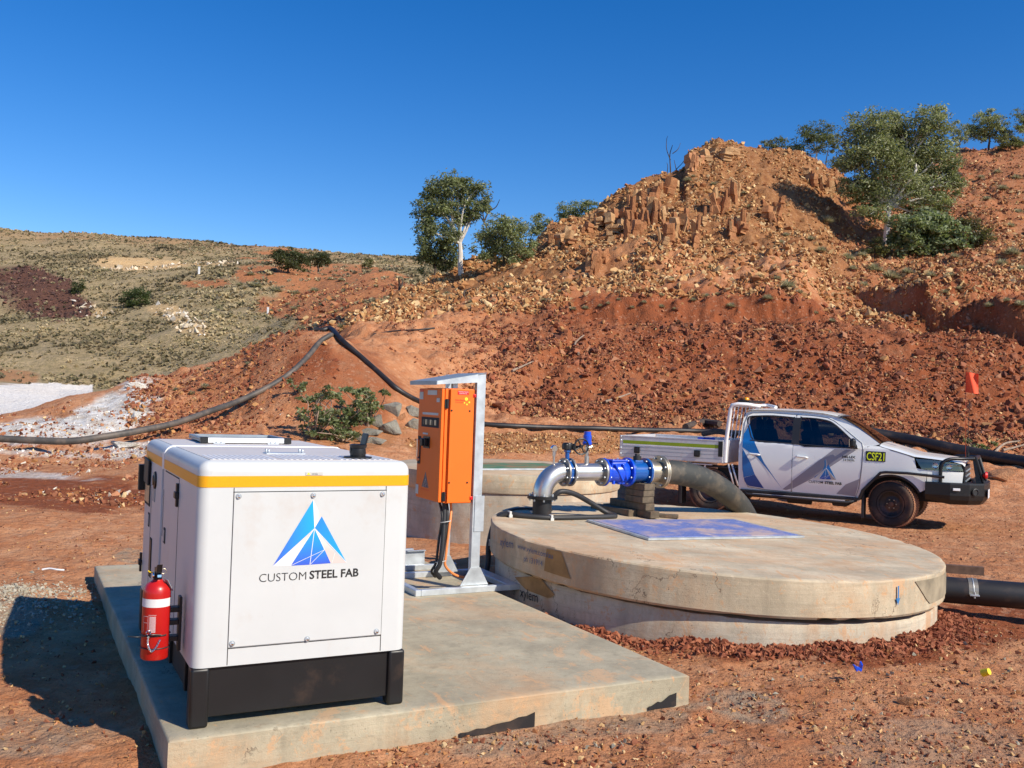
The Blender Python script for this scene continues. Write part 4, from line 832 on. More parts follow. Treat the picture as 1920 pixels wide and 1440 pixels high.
# form board marks left in the rim
mk = mat('brown_form_stain', (.34, .19, .07), .8, var=.35, vs=5); mk2 = mat('grey_form_stain', (.30, .25, .17), .85, var=.35, vs=5)
def side_patch(pts, R_, nm, m_, par):
    mb = MB(); vs = []
    for x, y in pts: aa, zz = ang_at(x, y, R_); vs.append((aa, zz))
    # fan of strips so that it follows the curve
    amin, amax = min(v[0] for v in vs), max(v[0] for v in vs); K = 14
    def zr(t):
        out = []
        for (p, q) in zip(vs, vs[1:]+vs[:1]):
            if (p[0]-t)*(q[0]-t) <= 0 and abs(p[0]-q[0]) > 1e-6: out.append(p[1]+(q[1]-p[1])*(t-p[0])/(q[0]-p[0]))
        return min(out), max(out)
    prev = None
    for k in range(K+1):
        t = amin+(amax-amin)*(.002+.996*k/K); lo, hi = zr(t); cur = (mb.bm.verts.new((R_*math.cos(t), R_*math.sin(t), lo)), mb.bm.verts.new((R_*math.cos(t), R_*math.sin(t), hi)))
        if prev: mb.bm.faces.new((prev[0], cur[0], cur[1], prev[1]))
        prev = cur
    mb.build(nm, m_, par, sharp=0)
side_patch([(1023, 1028), (1052, 1034), (1070, 1086), (1020, 1070)], 2.072, 'form_stain', mk, lid)
side_patch([(1716, 1090), (1779, 1070), (1774, 1110), (1742, 1132)], 2.072, 'form_stain', mk2, lid)
side_patch([(965, 1082), (1010, 1080), (1040, 1115), (1030, 1122), (985, 1105)], 2.020, 'form_stain', mk, wall)
# hatch
def hatch(name, label, pts, mat_, zf, grp=None):
    A_, B_, C_, D_ = pts; o = (A_+B_+C_+D_)/4; ob = thing(name, label, 'hatch', o)
    e1 = (C_-B_).normalized(); e2 = (A_-B_).normalized(); nn = e1.cross(e2).normalized(); w1, w2 = (C_-B_).length, (A_-B_).length
    def P(a, b, h): return B_+e1*a+e2*b+nn*h-o
    MB().prism([P(0, 0, .004), P(w1, 0, .004), P(w1, w2, .004), P(0, w2, .004)], nn*.018).build('frame', M['galv'], ob)
    i = .045; MB().prism([P(i, i, .0215), P(w1-i, i, .0215), P(w1-i, w2-i, .0215), P(i, w2-i, .0215)], nn*.004).build('cover_sheet', mat_, ob)
    return ob
def checker_blue():
    mt, t, b = nodes('scuffed_blue_cover'); tc = N(t, 'ShaderNodeTexCoord').outputs['Object']
    mp = N(t, 'ShaderNodeMapping'); mp.inputs['Rotation'].default_value = (0, 0, -YAW); t.links.new(tc, mp.inputs[0])
    br = N(t, 'ShaderNodeTexBrick'); br.offset = 0; br.inputs['Scale'].default_value = 1; br.inputs['Brick Width'].default_value = .05; br.inputs['Row Height'].default_value = .05; br.inputs['Mortar Size'].default_value = .005
    t.links.new(mp.outputs[0], br.inputs[0]); br.inputs['Color1'].default_value = (.10, .15, .40, 1); br.inputs['Color2'].default_value = (.12, .18, .46, 1); br.inputs['Mortar'].default_value = (.22, .26, .5, 1)
    c = mixc(t, ramp(t, noise(t, tc, 2.4, 9, .7), .46, .60, 0, .85), br.outputs[0], (.55, .40, .33)); c = mixc(t, ramp(t, noise(t, tc, 9, 8, .7), .58, .7, 0, .7), c, (.62, .56, .56))
    t.links.new(c, b.inputs['Base Color']); b.inputs['Roughness'].default_value = .6; addbump(t, b, br.outputs[1], .4, .004); return mt
hp = [Vector((.75, 9.2, 0)), Vector((1.24, 8.31, 0)), Vector((2.89, 9.12, 0)), Vector((2.36, 10.06, 0))]
for p in hp: p.z = lidz(p.x, p.y)
hp[0] = hp[1]+EY*1.02; hp[2] = hp[1]+EX*1.84; hp[3] = hp[0]+EX*1.84
for p in hp: p.z = lidz(p.x, p.y)
hatch('access_hatch', 'square blue hatch cover in a steel frame on the near tank lid, scuffed and muddy', hp, checker_blue(), 0)
# second tank behind
T2 = Vector((-.05, 13.55, 0)); t2 = thing('concrete_tank', 'far round concrete tank with flat lid and green hatch, behind the orange cabinet', 'tank', T2)
MB().lathe([(0, .93), (1.60, .93), (1.625, .92), (1.63, .90), (1.63, .70), (1.62, .685), (0, .685)], n=96).build('lid', M['lidc'], t2)
MB().lathe([(1.60, .68), (1.60, -.3), (1.4, -.3), (1.4, .68)], n=96, closed=True).build('wall', M['wallc'], t2)
z2 = .93; c0 = Vector((-.02, 13.35, z2)); hatch('access_hatch', 'worn green hatch cover on the far tank lid', [c0+EY*.55-EX*.9, c0-EY*.55-EX*.9, c0-EY*.55+EX*.9, c0+EY*.55+EX*.9], M['green'], 0)
# ---- pipework: x along EX from the riser
RP = Vector((.34, 9.38, 0)); rz_ = lidz(RP.x, RP.y); pw = thing('valve_assembly', 'stainless elbow and blue valves bolted in line on a black riser above the tank lid', 'pipework', Vector((RP.x, RP.y, rz_)), YAW)
AX = 1.165-rz_   # axis height above the lid
def P_(n, m_, mb, p=None, l=None): return mb.build(n, M[m_], p or pw, l)
P_('riser_pipe', 'poly', MB().cyl((0, 0, 0), (0, 0, .175), .095, n=32))
def flange(s, r, m_, t=.022, nb=8, br=.0095, vertical=False, bolts=True, name='flange'):
    if vertical: f = P_(name, m_, MB().lathe([(.05, s), (r, s), (r, s+t), (.05, s+t)], (0, 0, 0), (0, 0, 1), 40))
    else: f = P_(name, m_, MB().lathe([(.05, s), (r-.002, s), (r, s+.002), (r, s+t-.002), (r-.002, s+t), (.05, s+t)], (0, 0, AX), (1, 0, 0), 40))
    if bolts:
        for k in range(nb):
            a = 2*math.pi*(k+.5)/nb; c_, s_ = math.cos(a)*(r-.024), math.sin(a)*(r-.024)
            if vertical: mb = MB().cyl((c_, s_, s-.022), (c_, s_, s+t+.022), br, n=6, sm=False)
            else: mb = MB().cyl((s-.018, c_, AX+s_), (s+t+.018, c_, AX+s_), br, n=6, sm=False)
            mb.build('bolt', M['galv'], f)
    return f
flange(.175, .150, 'black', .03, 8, vertical=True)
R_b = .215
P_('elbow', 'stainless', MB().tube([(0, 0, .19)]+[(R_b-R_b*math.cos(a), 0, AX-R_b+R_b*math.sin(a)) for a in np.linspace(0, math.pi/2, 14)]+[(.245, 0, AX)], .096, 32))
flange(.225, .142, 'flange', .02); 
bv = P_('butterfly_valve', 'blue2', MB().lathe([(.1, .25), (.118, .25), (.118, .29), (.1, .29)], (0, 0, AX), (1, 0, 0), 36, closed=True).cyl((.27, 0, AX+.11), (.27, 0, AX+.225), .022, n=16).box(.245, .295, -.03, .03, AX+.20, AX+.225, .004))
for k in range(8):
    a = 2*math.pi*(k+.5)/8; MB().box(.247, .293, .112*math.cos(a)-.012, .112*math.cos(a)+.012, AX+.112*math.sin(a)-.012, AX+.112*math.sin(a)+.012, .003).build('lug', M['blue2'], bv)
flange(.295, .142, 'flange', .02)
gb = P_('gearbox', 'black', MB().box(.225, .345, -.045, .045, AX+.225, AX+.285, .010).lathe([(.0, .06), (.045, .06), (.05, .05), (.05, 0)], (.27, 0, AX+.235), n=20).cyl((.345, -.02, AX+.255), (.375, -.06, AX+.255), .014, n=12))
hw = MB(); hc = Vector((.385, -.075, AX+.262)); ha = Vector((-.10, -.99, 0)).normalized(); hx = Vector((.99, -.10, 0)).normalized(); hy = Vector((0, 0, 1))
hw.tube([hc+hx*(.078*math.cos(a))+hy*(.078*math.sin(a)) for a in np.linspace(0, 2*math.pi, 29)], .0085, 8, False)
for k in range(4):
    a = k*math.pi/2+.5; hw.cyl(hc-ha*.008, hc+hx*(.078*math.cos(a))+hy*(.078*math.sin(a)), .0065, n=6)
hw.cyl(hc-ha*.03, hc+ha*.012, .016, n=12); hw.build('handwheel', M['black'], gb)
gp = P_('gauge_pipe', 'stainless', MB().cyl((.115, 0, AX+.055), (.115, 0, AX+.16), .010, n=12).cyl((.115, 0, AX+.16), (.115, 0, AX+.20), .016, n=6, sm=False))
MB().lathe([(0, .016), (.030, .016), (.034, .012), (.034, -.014), (0, -.014)], (.115, 0, AX+.235), (0, -1, 0), 24).build('pressure_gauge', M['chrome'], gp)
P_('spool_pipe', 'stainless', MB().cyl((.31, 0, AX), (.71, 0, AX), .088, n=36))
av = P_('air_valve', 'stainless', MB().cyl((.50, 0, AX+.075), (.50, 0, AX+.16), .024, n=16).cyl((.50, 0, AX+.16), (.50, 0, AX+.20), .016, n=6, sm=False).cyl((.50, 0, AX+.20), (.50, 0, AX+.275), .014, n=16).cyl((.50, 0, AX+.225), (.50, 0, AX+.255), .022, n=6, sm=False).cyl((.50, 0, AX+.24), (.56, 0, AX+.262), .006, n=8))
MB().lathe([(0, .275), (.040, .275), (.048, .285), (.048, .30), (.042, .305), (.042, .372), (.036, .378), (.036, .41), (0, .412)], (.50, 0, AX), n=24).build('air_valve_cap', M['blue'], av)
MB().cyl((.53, 0, AX+.292), (.62, .02, AX+.292), .006, n=8).build('lever', M['black'], av)
flange(.665, .142, 'flange', .024); flange(.692, .144, 'blue', .022)
cv = P_('check_valve', 'blue', MB().lathe([(.095, .714), (.10, .72), (.108, .80), (.118, .88), (.118, .95), (.10, .985)], (0, 0, AX), (1, 0, 0), 36)
        .obox((.845, 0, AX+.088), (.19, .17, .05), ry=-.04, bev=.018).obox((.85, 0, AX+.120), (.20, .19, .018), bev=.006).cyl((.80, -.05, AX-.12), (.80, -.05, AX-.07), .018, n=10).obox((.90, 0, AX-.10), (.10, .12, .05), bev=.02))
MB().obox((.83, -.095, AX+.0), (.022, .05, .20), ry=-.55, bev=.01).obox((.90, -.098, AX+.01), (.022, .045, .17), ry=-.35, bev=.01).build('cast_ribs', M['blue'], cv)
for u, v in ((.77, .08), (.93, .08), (.77, -.08), (.93, -.08)): MB().cyl((u, v, AX+.125), (u, v, AX+.14), .010, n=6, sm=False).build('bolt', M['galv'], cv)
flange(.985, .150, 'blue', .022); flange(1.009, .144, 'blue2', .018, bolts=False)
fm = P_('flow_meter', 'blue2', MB().cyl((1.027, 0, AX), (1.225, 0, AX), .105, n=36).obox((1.12, 0, AX+.10), (.11, .09, .05), bev=.012))
MB().cyl((1.12, 0, AX+.12), (1.12, 0, AX+.165), .042, n=20).box(1.10, 1.14, -.02, .02, AX+.16, AX+.19, .004).build('meter_gland', M['trim'], fm)
flange(1.215, .144, 'blue2', .02); flange(1.238, .142, 'stainless', .014, bolts=False)
P_('stub_pipe', 'bronze', MB().cyl((1.25, 0, AX), (1.42, 0, AX), .108, n=36)); flange(1.395, .172, 'bronze', .024, 8, .011); flange(1.422, .172, 'bronze', .018, 8, bolts=False)
# rubber hose off the end
e0 = Vector((RP.x, RP.y, 1.165))+EX*1.44
pts = spline([e0, e0+EX*.22+Vector((0, 0, -.012)), Vector((2.10, 10.33, 1.085)), Vector((2.42, 10.62, .93)), Vector((2.70, 11.02, .72)), Vector((2.93, 11.45, .44)), Vector((3.10, 11.9, .08)), Vector((3.15, 12.1, -.15))], 14)
mb = MB(); rr = []; 
for i, p in enumerate(pts): rr.append(.117+(.0035 if i % 2 else 0)+.010*math.sin(min(i/20, 1)*math.pi/2)-(.0 if i else .002))
mb.tube([p-e0 for p in pts], rr, 32)
hm, t, b = nodes('muddy_rubber_hose'); tc = N(t, 'ShaderNodeTexCoord').outputs['Object']
c = mixc(t, ramp(t, noise(t, tc, 1.8, 9, .65), .47, .66, 0, .6), (.040, .042, .038), (.22, .16, .10)); c = mixc(t, ramp(t, noise(t, tc, 14, 5), .55, .7, 0, .4), c, (.14, .12, .09)); t.links.new(c, b.inputs['Base Color']); b.inputs['Roughness'].default_value = .7; addbump(t, b, noise(t, tc, 40), .4, .004)
ho = mb.build('rubber_hose', hm); ho.location = e0; tag(ho, 'thick ribbed black rubber hose bending from the last flange down behind the lid', 'hose')
# black conduit loop on the lid
def wcable(name, pts, r, mt, label, cat, k=10, n=14, parent=None):
    P = spline(pts, k); o = P[0].copy(); c = MB().tube([p-o for p in P], r, n).build(name, mt); c.location = o; return tag(c, label, cat)
def lp_(x, y, h=0): return Vector((x, y, lidz(x, y)+h))
cd = wcable('flexible_conduit', [lp_(.44, 9.35, .20), lp_(.52, 9.36, .26), lp_(.66, 9.45, .235), lp_(.84, 9.60, .14), lp_(1.0, 9.66, .05), lp_(1.09, 9.62, .024), lp_(1.02, 9.54, .022), lp_(.75, 9.35, .022), lp_(.42, 9.16, .022), lp_(.15, 9.14, .024), Vector((0, 9.16, .765)), Vector((-.11, 9.15, .70)), Vector((-.165, 9.10, .50)), Vector((-.17, 9.05, .30)), Vector((-.20, 8.95, .20)), Vector((-.27, 8.80, .275)), Vector((-.33, 8.55, .275))], .0265, M['rubber'], 'black flexible conduit looping over the tank lid and down its side', 'conduit')
wcable('thin_black_lead', [lp_(.44, 9.5, .05), lp_(.30, 9.75, .02), lp_(.1, 9.7, .014), Vector((-.03, 9.45, .752)), Vector((-.10, 9.25, .74)), Vector((-.12, 9.12, .66))], .012, M['rubber'], 'thin black lead on the lid behind the riser', 'cable')
for i, p in enumerate((lp_(.42, 9.155, .022), Vector((-.165, 9.10, .50)), lp_(.02, 9.15, .03))):
    s = MB().box(-.012, .012, -.03, .03, -.026, .03, .004).box(-.018, .018, -.035, -.028, -.03, .0, .002) .build('conduit_clip', M['label']); s.location = p; s.rotation_euler = (0, 0, .45)
    tag(s, ['pale clip holding the conduit in front of the riser', 'pale clip on the conduit halfway down the tank side', 'pale clip on the conduit at the lid edge'][i], 'clip', 'conduit clips')
# timber packing under the meter
def timber(x, y, z, l, w_, h, rz, label, grp='timber packing blocks under the meter'):
    o = MB().box(-l/2, l/2, -w_/2, w_/2, 0, h, .004, 1).build('timber_block', M['timber']); o.location = (x, y, z); o.rotation_euler = (0, 0, rz); tag(o, label, 'timber block', grp)
tl = YAW-math.pi/2+.10; bx, by = 1.372, 9.93; z = lidz(bx, by)+.002
timber(1.30, 10.06, z, .78, .12, .072, tl, 'long bottom sleeper lying flat on the lid')
timber(1.12, 10.08, z, .60, .11, .070, tl+.05, 'second long sleeper on the lid, behind the stack')
timber(1.31, 10.04, z+.074, .60, .12, .070, tl-.02, 'long sleeper second from the bottom of the timber stack')
for i in range(3): timber(bx+.004*i, by-.01*i, z+.147+i*.0665, .30-.01*i, .15, .0645, tl+.04*(i-1), ['short block third from the bottom of the timber stack', 'short block fourth from the bottom of the timber stack', 'topmost short block directly under the blue meter'][i])
timber(1.66, 9.95, lidz(1.66, 9.95)+.002, .26, .10, .035, .0-.2, 'small loose plank lying right of the timber stack')
# pipe and channel right of the tank
pp = wcable('discharge_pipe', [Vector((3.6, 8.98, .26)), Vector((4.1, 8.82, .25)), Vector((4.8, 8.62, .25)), Vector((6.2, 8.3, .24)), Vector((8.5, 7.9, .2))], .120, M['poly'], 'wide black pipe leaving the tank at the right edge', 'pipe', 8, 28)
cl_ = thing('pipe_clamp', 'galvanised saddle clamp over the wide black pipe', 'clamp', Vector((4.30, 8.763, .25)), -.28)
MB().tube([(0, .126*math.cos(a), .126*math.sin(a)) for a in np.linspace(-.1, 3.24, 16)], .004, 6).build('saddle_rod', M['galv'], cl_)
mb = MB(); 
for a0, a1 in zip(np.linspace(0, math.pi, 15), np.linspace(0, math.pi, 15)[1:]): mb.bm.faces.new([mb.bm.verts.new(q) for q in ((-.04, .125*math.cos(a0), .125*math.sin(a0)), (.04, .125*math.cos(a0), .125*math.sin(a0)), (.04, .125*math.cos(a1), .125*math.sin(a1)), (-.04, .125*math.cos(a1), .125*math.sin(a1)))])
mb.build('saddle', M['bronze'], cl_); MB().box(-.04, .04, -.175, -.123, -.012, 0, .002).cyl((0, -.165, -.03), (0, -.165, .025), .008, n=8).build('ear', M['galv'], cl_)
b_ = thing('steel_channel', 'rusty hollow steel section resting on the wide black pipe', 'steel section', Vector((3.95, 9.10, .412)), -.26)
mb = MB(); s = .038; 
for q in ((-.05, .57, -s, s, s-.004, s), (-.05, .57, -s, s, -s, -s+.004), (-.05, .57, -s, -s+.004, -s+.0041, s-.0041), (-.05, .57, s-.004, s, -s+.0041, s-.0041)): mb.box(*q)
mb.build('hollow_section', mat('rusty_steel', (.16, .09, .06), .8, .3, var=.3, vs=20), b_)
# ------------------------------------------------------------------ utility truck.  local x forward from rear axle, y away from camera, z up
UO = Vector((3.6068, 17.0746, 0)); URZ = math.atan2(-.4877, .873); UW = 1.80
ute = thing('utility_truck', 'white dual cab utility truck with aluminium tray, blue wrap graphics and CSF21 plate', 'utility truck', UO, URZ)
def side_y(x, z):
    y = .035*max(0, (z-.85)/.43)**2 if z > .85 else .05*((.85-z)/.45)**2
    if z > 1.28: y = .035+.02*((z-1.28)/.05 if z < 1.33 else 1)+.36*(z-1.28)+.18*max(0, z-1.6)
    if x > 3.25: y += .20*((x-3.25)/.85)**2
    return y
def fill2d(outline, holes=()):
    vs = []; loops = [outline]+list(holes)
    pl = [[Vector((x, z, 0)) for x, z in l] for l in loops]; tris = geometry.tessellate_polygon(pl); flat = [p for l in pl for p in l]
    bm = bmesh.new(); V = [bm.verts.new((p.x, 0, p.y)) for p in flat]
    for t_ in tris:
        try: bm.faces.new([V[i] for i in t_])
        except ValueError: pass
    return bm
def smooth2d(pts, k=5, closed=True):
    out = []; n = len(pts)
    for i in range(n):
        a, b, c, d = (Vector(pts[(i+j) % n]) for j in (-1, 0, 1, 2))
        for j in range(k):
            t = j/k; q = .5*((2*b)+(c-a)*t+(2*a-5*b+4*c-d)*t*t+(3*b-a-3*c+d)*t**3); out.append((q.x, q.y))
    return out
def panel(name, outline, m_, parent=None, holes=(), off=0, thick=.02, label=None, far=True, n_cut=22, yf=side_y, both=None):
    obs = []
    for side in ((0, 1) if far else (0,)):
        bm = fill2d(outline, holes)
        xs_ = [p[0] for p in outline]; zs_ = [p[1] for p in outline]
        for k in range(1, n_cut):
            z = min(zs_)+(max(zs_)-min(zs_))*k/n_cut
            bmesh.ops.bisect_plane(bm, geom=bm.verts[:]+bm.edges[:]+bm.faces[:], plane_co=(0, 0, z), plane_no=(0, 0, 1), dist=1e-5)
        for k in range(1, max(2, int((max(xs_)-min(xs_))/.12))):
            x = min(xs_)+k*.12
            bmesh.ops.bisect_plane(bm, geom=bm.verts[:]+bm.edges[:]+bm.faces[:], plane_co=(x, 0, 0), plane_no=(1, 0, 0), dist=1e-5)
        for v in bm.verts: v.co.y = yf(v.co.x, v.co.z)-off
        bmesh.ops.recalc_face_normals(bm, faces=bm.faces)
        if sum(f.normal.y*f.calc_area() for f in bm.faces) > 0: bmesh.ops.reverse_faces(bm, faces=bm.faces)
        if thick:
            F0 = bm.faces[:]; mp_ = {v: bm.verts.new(v.co+Vector((0, thick, 0))) for v in bm.verts[:]}
            B0 = [(e.verts[0], e.verts[1], e.link_faces[0]) for e in bm.edges if len(e.link_faces) == 1]
            for f in F0: bm.faces.new([mp_[v] for v in reversed(f.verts)])
            for p_, q_, f in B0:
                vs_ = list(f.verts); i_ = vs_.index(p_)
                if vs_[(i_+1) % len(vs_)] != q_: p_, q_ = q_, p_
                bm.faces.new((q_, p_, mp_[p_], mp_[q_]))
        if side:
            for v in bm.verts: v.co.y = UW-v.co.y
            bmesh.ops.reverse_faces(bm, faces=bm.faces)
        for f in bm.faces: f.smooth = True
        for e in bm.edges:
            if len(e.link_faces) == 2 and e.calc_face_angle(0) > .7: e.smooth = False
        me = bpy.data.meshes.new(name); bm.to_mesh(me); bm.free(); me.materials.append(M[m_] if isinstance(m_, str) else m_)
        obs.append(mesh_obj(name, me, parent or ute, label))
    return obs
def seam_on(outline, parent, off=.006, closed=True, r=.004):
    P = outline+outline[:1] if closed else outline
    pts = [Vector((x, side_y(x, z)-off, z)) for x, z in P]; MB().tube(pts, r, 4, False).build('panel_gap', M['seam'], parent)
rw = smooth2d([(.775, 1.335), (1.10, 1.318), (1.415, 1.305), (1.425, 1.33), (1.405, 1.72), (1.38, 1.745), (1.05, 1.752), (.70, 1.742), (.63, 1.715), (.625, 1.65), (.68, 1.50)], 3)
fw = smooth2d([(1.555, 1.300), (2.0, 1.288), (2.46, 1.275), (2.495, 1.29), (2.45, 1.37), (2.26, 1.53), (2.08, 1.66), (1.98, 1.705), (1.80, 1.738), (1.58, 1.748), (1.545, 1.73)], 3)
rd = [(.70, .50), (1.0, .47), (1.448, .462), (1.452, 1.0), (1.452, 1.80), (1.0, 1.815), (.68, 1.80), (.60, 1.76), (.565, 1.62), (.575, 1.35), (.585, 1.1), (.60, .8), (.64, .60)]
fd = [(1.462, .462), (2.0, .455), (2.50, .45), (2.555, .60), (2.585, .85), (2.600, 1.10), (2.605, 1.27), (2.58, 1.36), (2.30, 1.575), (2.10, 1.715), (1.98, 1.765), (1.75, 1.79), (1.462, 1.80)]
def grow(l, d):
    c = sum((Vector(p) for p in l), Vector((0, 0)))/len(l); return [tuple(Vector(p)+(Vector(p)-c).normalized()*d) for p in l]
frame_out = [(.53, .42), (1.4, .40), (2.56, .39), (2.62, .55), (2.66, 1.0), (2.665, 1.31), (2.80, 1.335), (2.86, 1.36), (2.62, 1.53), (2.36, 1.69), (2.16, 1.785), (1.90, 1.84), (1.5, 1.86), (.95, 1.868), (.66, 1.855), (.55, 1.80), (.525, 1.6), (.515, 1.1)]
panel('cab_side', frame_out, 'paint', holes=[grow(rw, .02), grow(fw, .02)], off=-.012, thick=.03)
for out_, win, nm in ((rd, rw, 'rear_door'), (fd, fw, 'front_door')):
    ds_ = panel(nm, out_, 'paint', holes=[grow(win, .012)], off=0, thick=.02)
    for k_, d in enumerate(ds_):
        if k_ == 0:
            seam_on(out_, d, .001); DOOR = d
            hx_ = 1.02 if nm == 'rear_door' else 1.80
            if nm == 'rear_door': hx_ = .80
            else: hx_ = 1.62
            y_ = side_y(hx_, 1.07); MB().tube([(hx_-.09, y_-.002, 1.085), (hx_-.07, y_-.035, 1.083), (hx_+.07, y_-.037, 1.075), (hx_+.095, y_-.002, 1.072)], [.013, .016, .016, .013], 10).build('handle', M['paint'], d)
            if nm == 'rear_door': RD = d
            else: FD = d
    for g_, d in zip(panel('window', grow(win, .014), 'glass', holes=(), off=-.012, thick=0, n_cut=8), ds_): g_.parent = d
    panel('window_frame', grow(win, .024), 'trim', holes=[win], off=.004, thick=.01, far=False, n_cut=6)[0].parent = ds_[0]
panel('door_pillar', [(1.425, 1.305), (1.452, 1.304), (1.548, 1.30), (1.54, 1.748), (1.41, 1.75)], 'trim', off=.008, thick=.006, far=False, n_cut=5)
panel('belt_moulding', [(.70, 1.316), (1.45, 1.290), (2.50, 1.262), (2.50, 1.276), (1.45, 1.304), (.70, 1.330)], 'trim', off=.010, thick=.006, far=False, n_cut=2)
# fender with wheel arch
wa = [(3.07+.475*math.cos(a), .385+.475*math.sin(a)) for a in np.linspace(math.radians(28), math.radians(172), 22)]
fo = [(2.615, 1.27), (2.61, 1.0), (2.575, .62), (2.54, .45)]+wa[::-1]+[(3.58, .66), (3.60, .98), (3.44, 1.00), (3.40, 1.165), (3.20, 1.235), (3.0, 1.285), (2.87, 1.325), (2.72, 1.325)]
fn = panel('fender', fo, 'paint', off=0, thick=.02)
seam_on([(2.88, 1.318), (3.05, 1.272), (3.25, 1.22), (3.40, 1.168)], fn[0], .0, False)
MB().tube([(x, side_y(x, z)+.01, z) for x, z in wa], .02, 8, False).build('arch_lip', M['trim'], fn[0])
def arch_mat(): return M['seam']
panel('front_wing', [(3.60, .66), (4.10, .72), (4.12, .97), (3.60, .985)], 'paint', off=0, thick=.02)
hl = panel('headlight', [(3.42, 1.155), (3.60, 1.150), (3.85, 1.135), (4.08, 1.10), (4.12, .985), (3.80, .975), (3.52, .99)], 'seam', off=-.01, thick=.01)[0]
panel('lamp_cover', [(3.42, 1.155), (3.60, 1.150), (3.85, 1.135), (4.08, 1.10), (4.12, .985), (3.80, .975), (3.52, .99)], 'lampglass', off=.012, thick=0, far=False)[0].parent = hl
MB().lathe([(0, .0), (.035, .006), (.05, .03)], (3.72, side_y(3.72, 1.06)-.001, 1.06), (0, -1, 0), 20).lathe([(0, .0), (.035, .006), (.05, .03)], (3.92, side_y(3.92, 1.05)-.001, 1.05), (0, -1, 0), 20).build('reflector', M['chrome'], hl)
# roof, windscreen, bonnet as lofts across the width
def loft(name, stations, m_, parent=None, crown=.03, ny=18, z_off=0):
    bm = bmesh.new(); R = []
    for x, z, y0 in stations:
        row = []
        for j in range(ny+1):
            s_ = j/ny; c_ = 1-(2*s_-1)**2; edge = min(1, c_*3.2)
            row.append(bm.verts.new((x-(.10*(1-c_) if name in ('windscreen', 'bonnet') and False else 0), y0+(UW-2*y0)*s_, z+crown*(.35*edge+.65*c_)+z_off)))
        R.append(row)
    for a, b in zip(R, R[1:]):
        for j in range(ny): f = bm.faces.new((a[j], b[j], b[j+1], a[j+1])); f.smooth = True
    bmesh.ops.recalc_face_normals(bm, faces=bm.faces)
    me = bpy.data.meshes.new(name); bm.to_mesh(me); bm.free(); me.materials.append(M[m_]); return mesh_obj(name, me, parent or ute)
def sy(x, z): return side_y(x, z)+.004
loft('roof', [(.53, 1.80, .26), (.58, 1.845, .27), (.80, 1.862, .278), (1.2, 1.868, .28), (1.6, 1.862, .278), (1.9, 1.842, .27), (2.10, 1.805, .26), (2.17, 1.785, .25)], 'paint', crown=.035)
loft('windscreen', [(2.16, 1.790, .245), (2.36, 1.692, .215), (2.62, 1.530, .155), (2.86, 1.365, .10)], 'wglass', crown=.03)
loft('windscreen_surround', [(2.14, 1.795, .25), (2.20, 1.768, .25)], 'trim', crown=.036)
loft('cowl', [(2.80, 1.360, .10), (2.90, 1.320, .07)], 'trim', crown=.03)
loft('bonnet', [(2.86, 1.330, .065), (2.95, 1.305, .062), (3.15, 1.255, .06), (3.40, 1.185, .065), (3.70, 1.160, .10), (3.95, 1.135, .16), (4.10, 1.10, .20), (4.14, 1.06, .21)], 'paint', crown=.055)
loft('rear_cab_wall', [(.53, 1.80, .26), (.525, 1.32, .06), (.52, .45, .06)], 'paint', crown=0)
mb = MB(); mb.box(4.10, 4.14, .30, 1.50, .72, 1.06, .01); gr_ = mb.build('grille', M['trim'], ute)
for z in (.82, .90, .98): MB().box(4.14, 4.155, .34, 1.46, z-.012, z+.012, .003).build('grille_bar', M['galvdark'], gr_)
# dark underbody and wheel wells
MB().box(2.55, 2.62, .06, 1.74, .42, 1.25).box(2.62, 3.60, .30, 1.50, .45, 1.12).box(3.55, 3.62, .08, 1.72, .55, 1.0).box(3.62, 4.08, .28, 1.52, .55, 1.03).build('engine_bay', M['seam'], ute)
MB().box(-1.5, 3.9, .45, .58, .46, .60, .01).box(-1.5, 3.9, 1.22, 1.35, .46, .60, .01).box(-1.4, -1.3, .5, 1.3, .48, .58).cyl((0, .1, .385), (0, 1.7, .385), .05).cyl((3.085, .2, .385), (3.085, 1.6, .385), .045).lathe([(0, -.16), (.14, -.1), (.16, 0), (.14, .1), (0, .16)], (0, .9, .385), (1, 0, 0), 18).box(.1, .5, .15, .8, .42, .82, .02).box(.6, 2.4, .3, 1.5, .30, .44, .03).build('chassis', M['seam'], ute)
MB().box(.56, 2.55, .01, 1.79, .405, .45, .01).build('sill', M['trim'], ute)
st_ = MB().tube([(.62, .06, .40), (.70, -.03, .375), (2.40, -.03, .365), (2.52, .06, .40)], .024, 8).build('side_step', M['trim'], ute)
MB().box(.80, 2.35, -.045, -.02, .382, .398, .002).build('step_strip', M['alu'], ute)
MB().cyl((1.35, .25, .34), (1.75, .25, .34), .09, n=16).obox((2.25, .2, .33), (.25, .3, .10), bev=.03).build('exhaust', M['seam'], ute)
# cabin
MB().box(.56, 2.60, .08, 1.72, .45, .52).box(2.25, 2.62, .12, 1.68, .95, 1.27, .04).build('cabin_floor', M['seat'], ute)
for x in (1.62, .80):
    for y in (.30, 1.02):
        MB().box(x, x+.50, y, y+.50, .78, .98, .06, 3).obox((x+.02, y+.25, 1.20), (.14, .48, .66), ry=-.22, bev=.05).obox((x-.05, y+.25, 1.60), (.09, .26, .20), ry=-.15, bev=.04).build('seat', M['seat'], ute)
MB().tube([(2.20+.06*math.sin(a)*0-.05*math.cos(a), .52+.19*math.sin(a), 1.22+.18*math.cos(a)) for a in np.linspace(0, 6.28, 25)], .013, 8, False).build('steering_wheel', M['black'], ute)
mi = MB().obox((2.47, -.13, 1.36), (.10, .20, .17), rz=.15, bev=.045).obox((2.45, -.02, 1.30), (.06, .14, .04), rz=0, bev=.012).build('mirror', M['black'], ute)
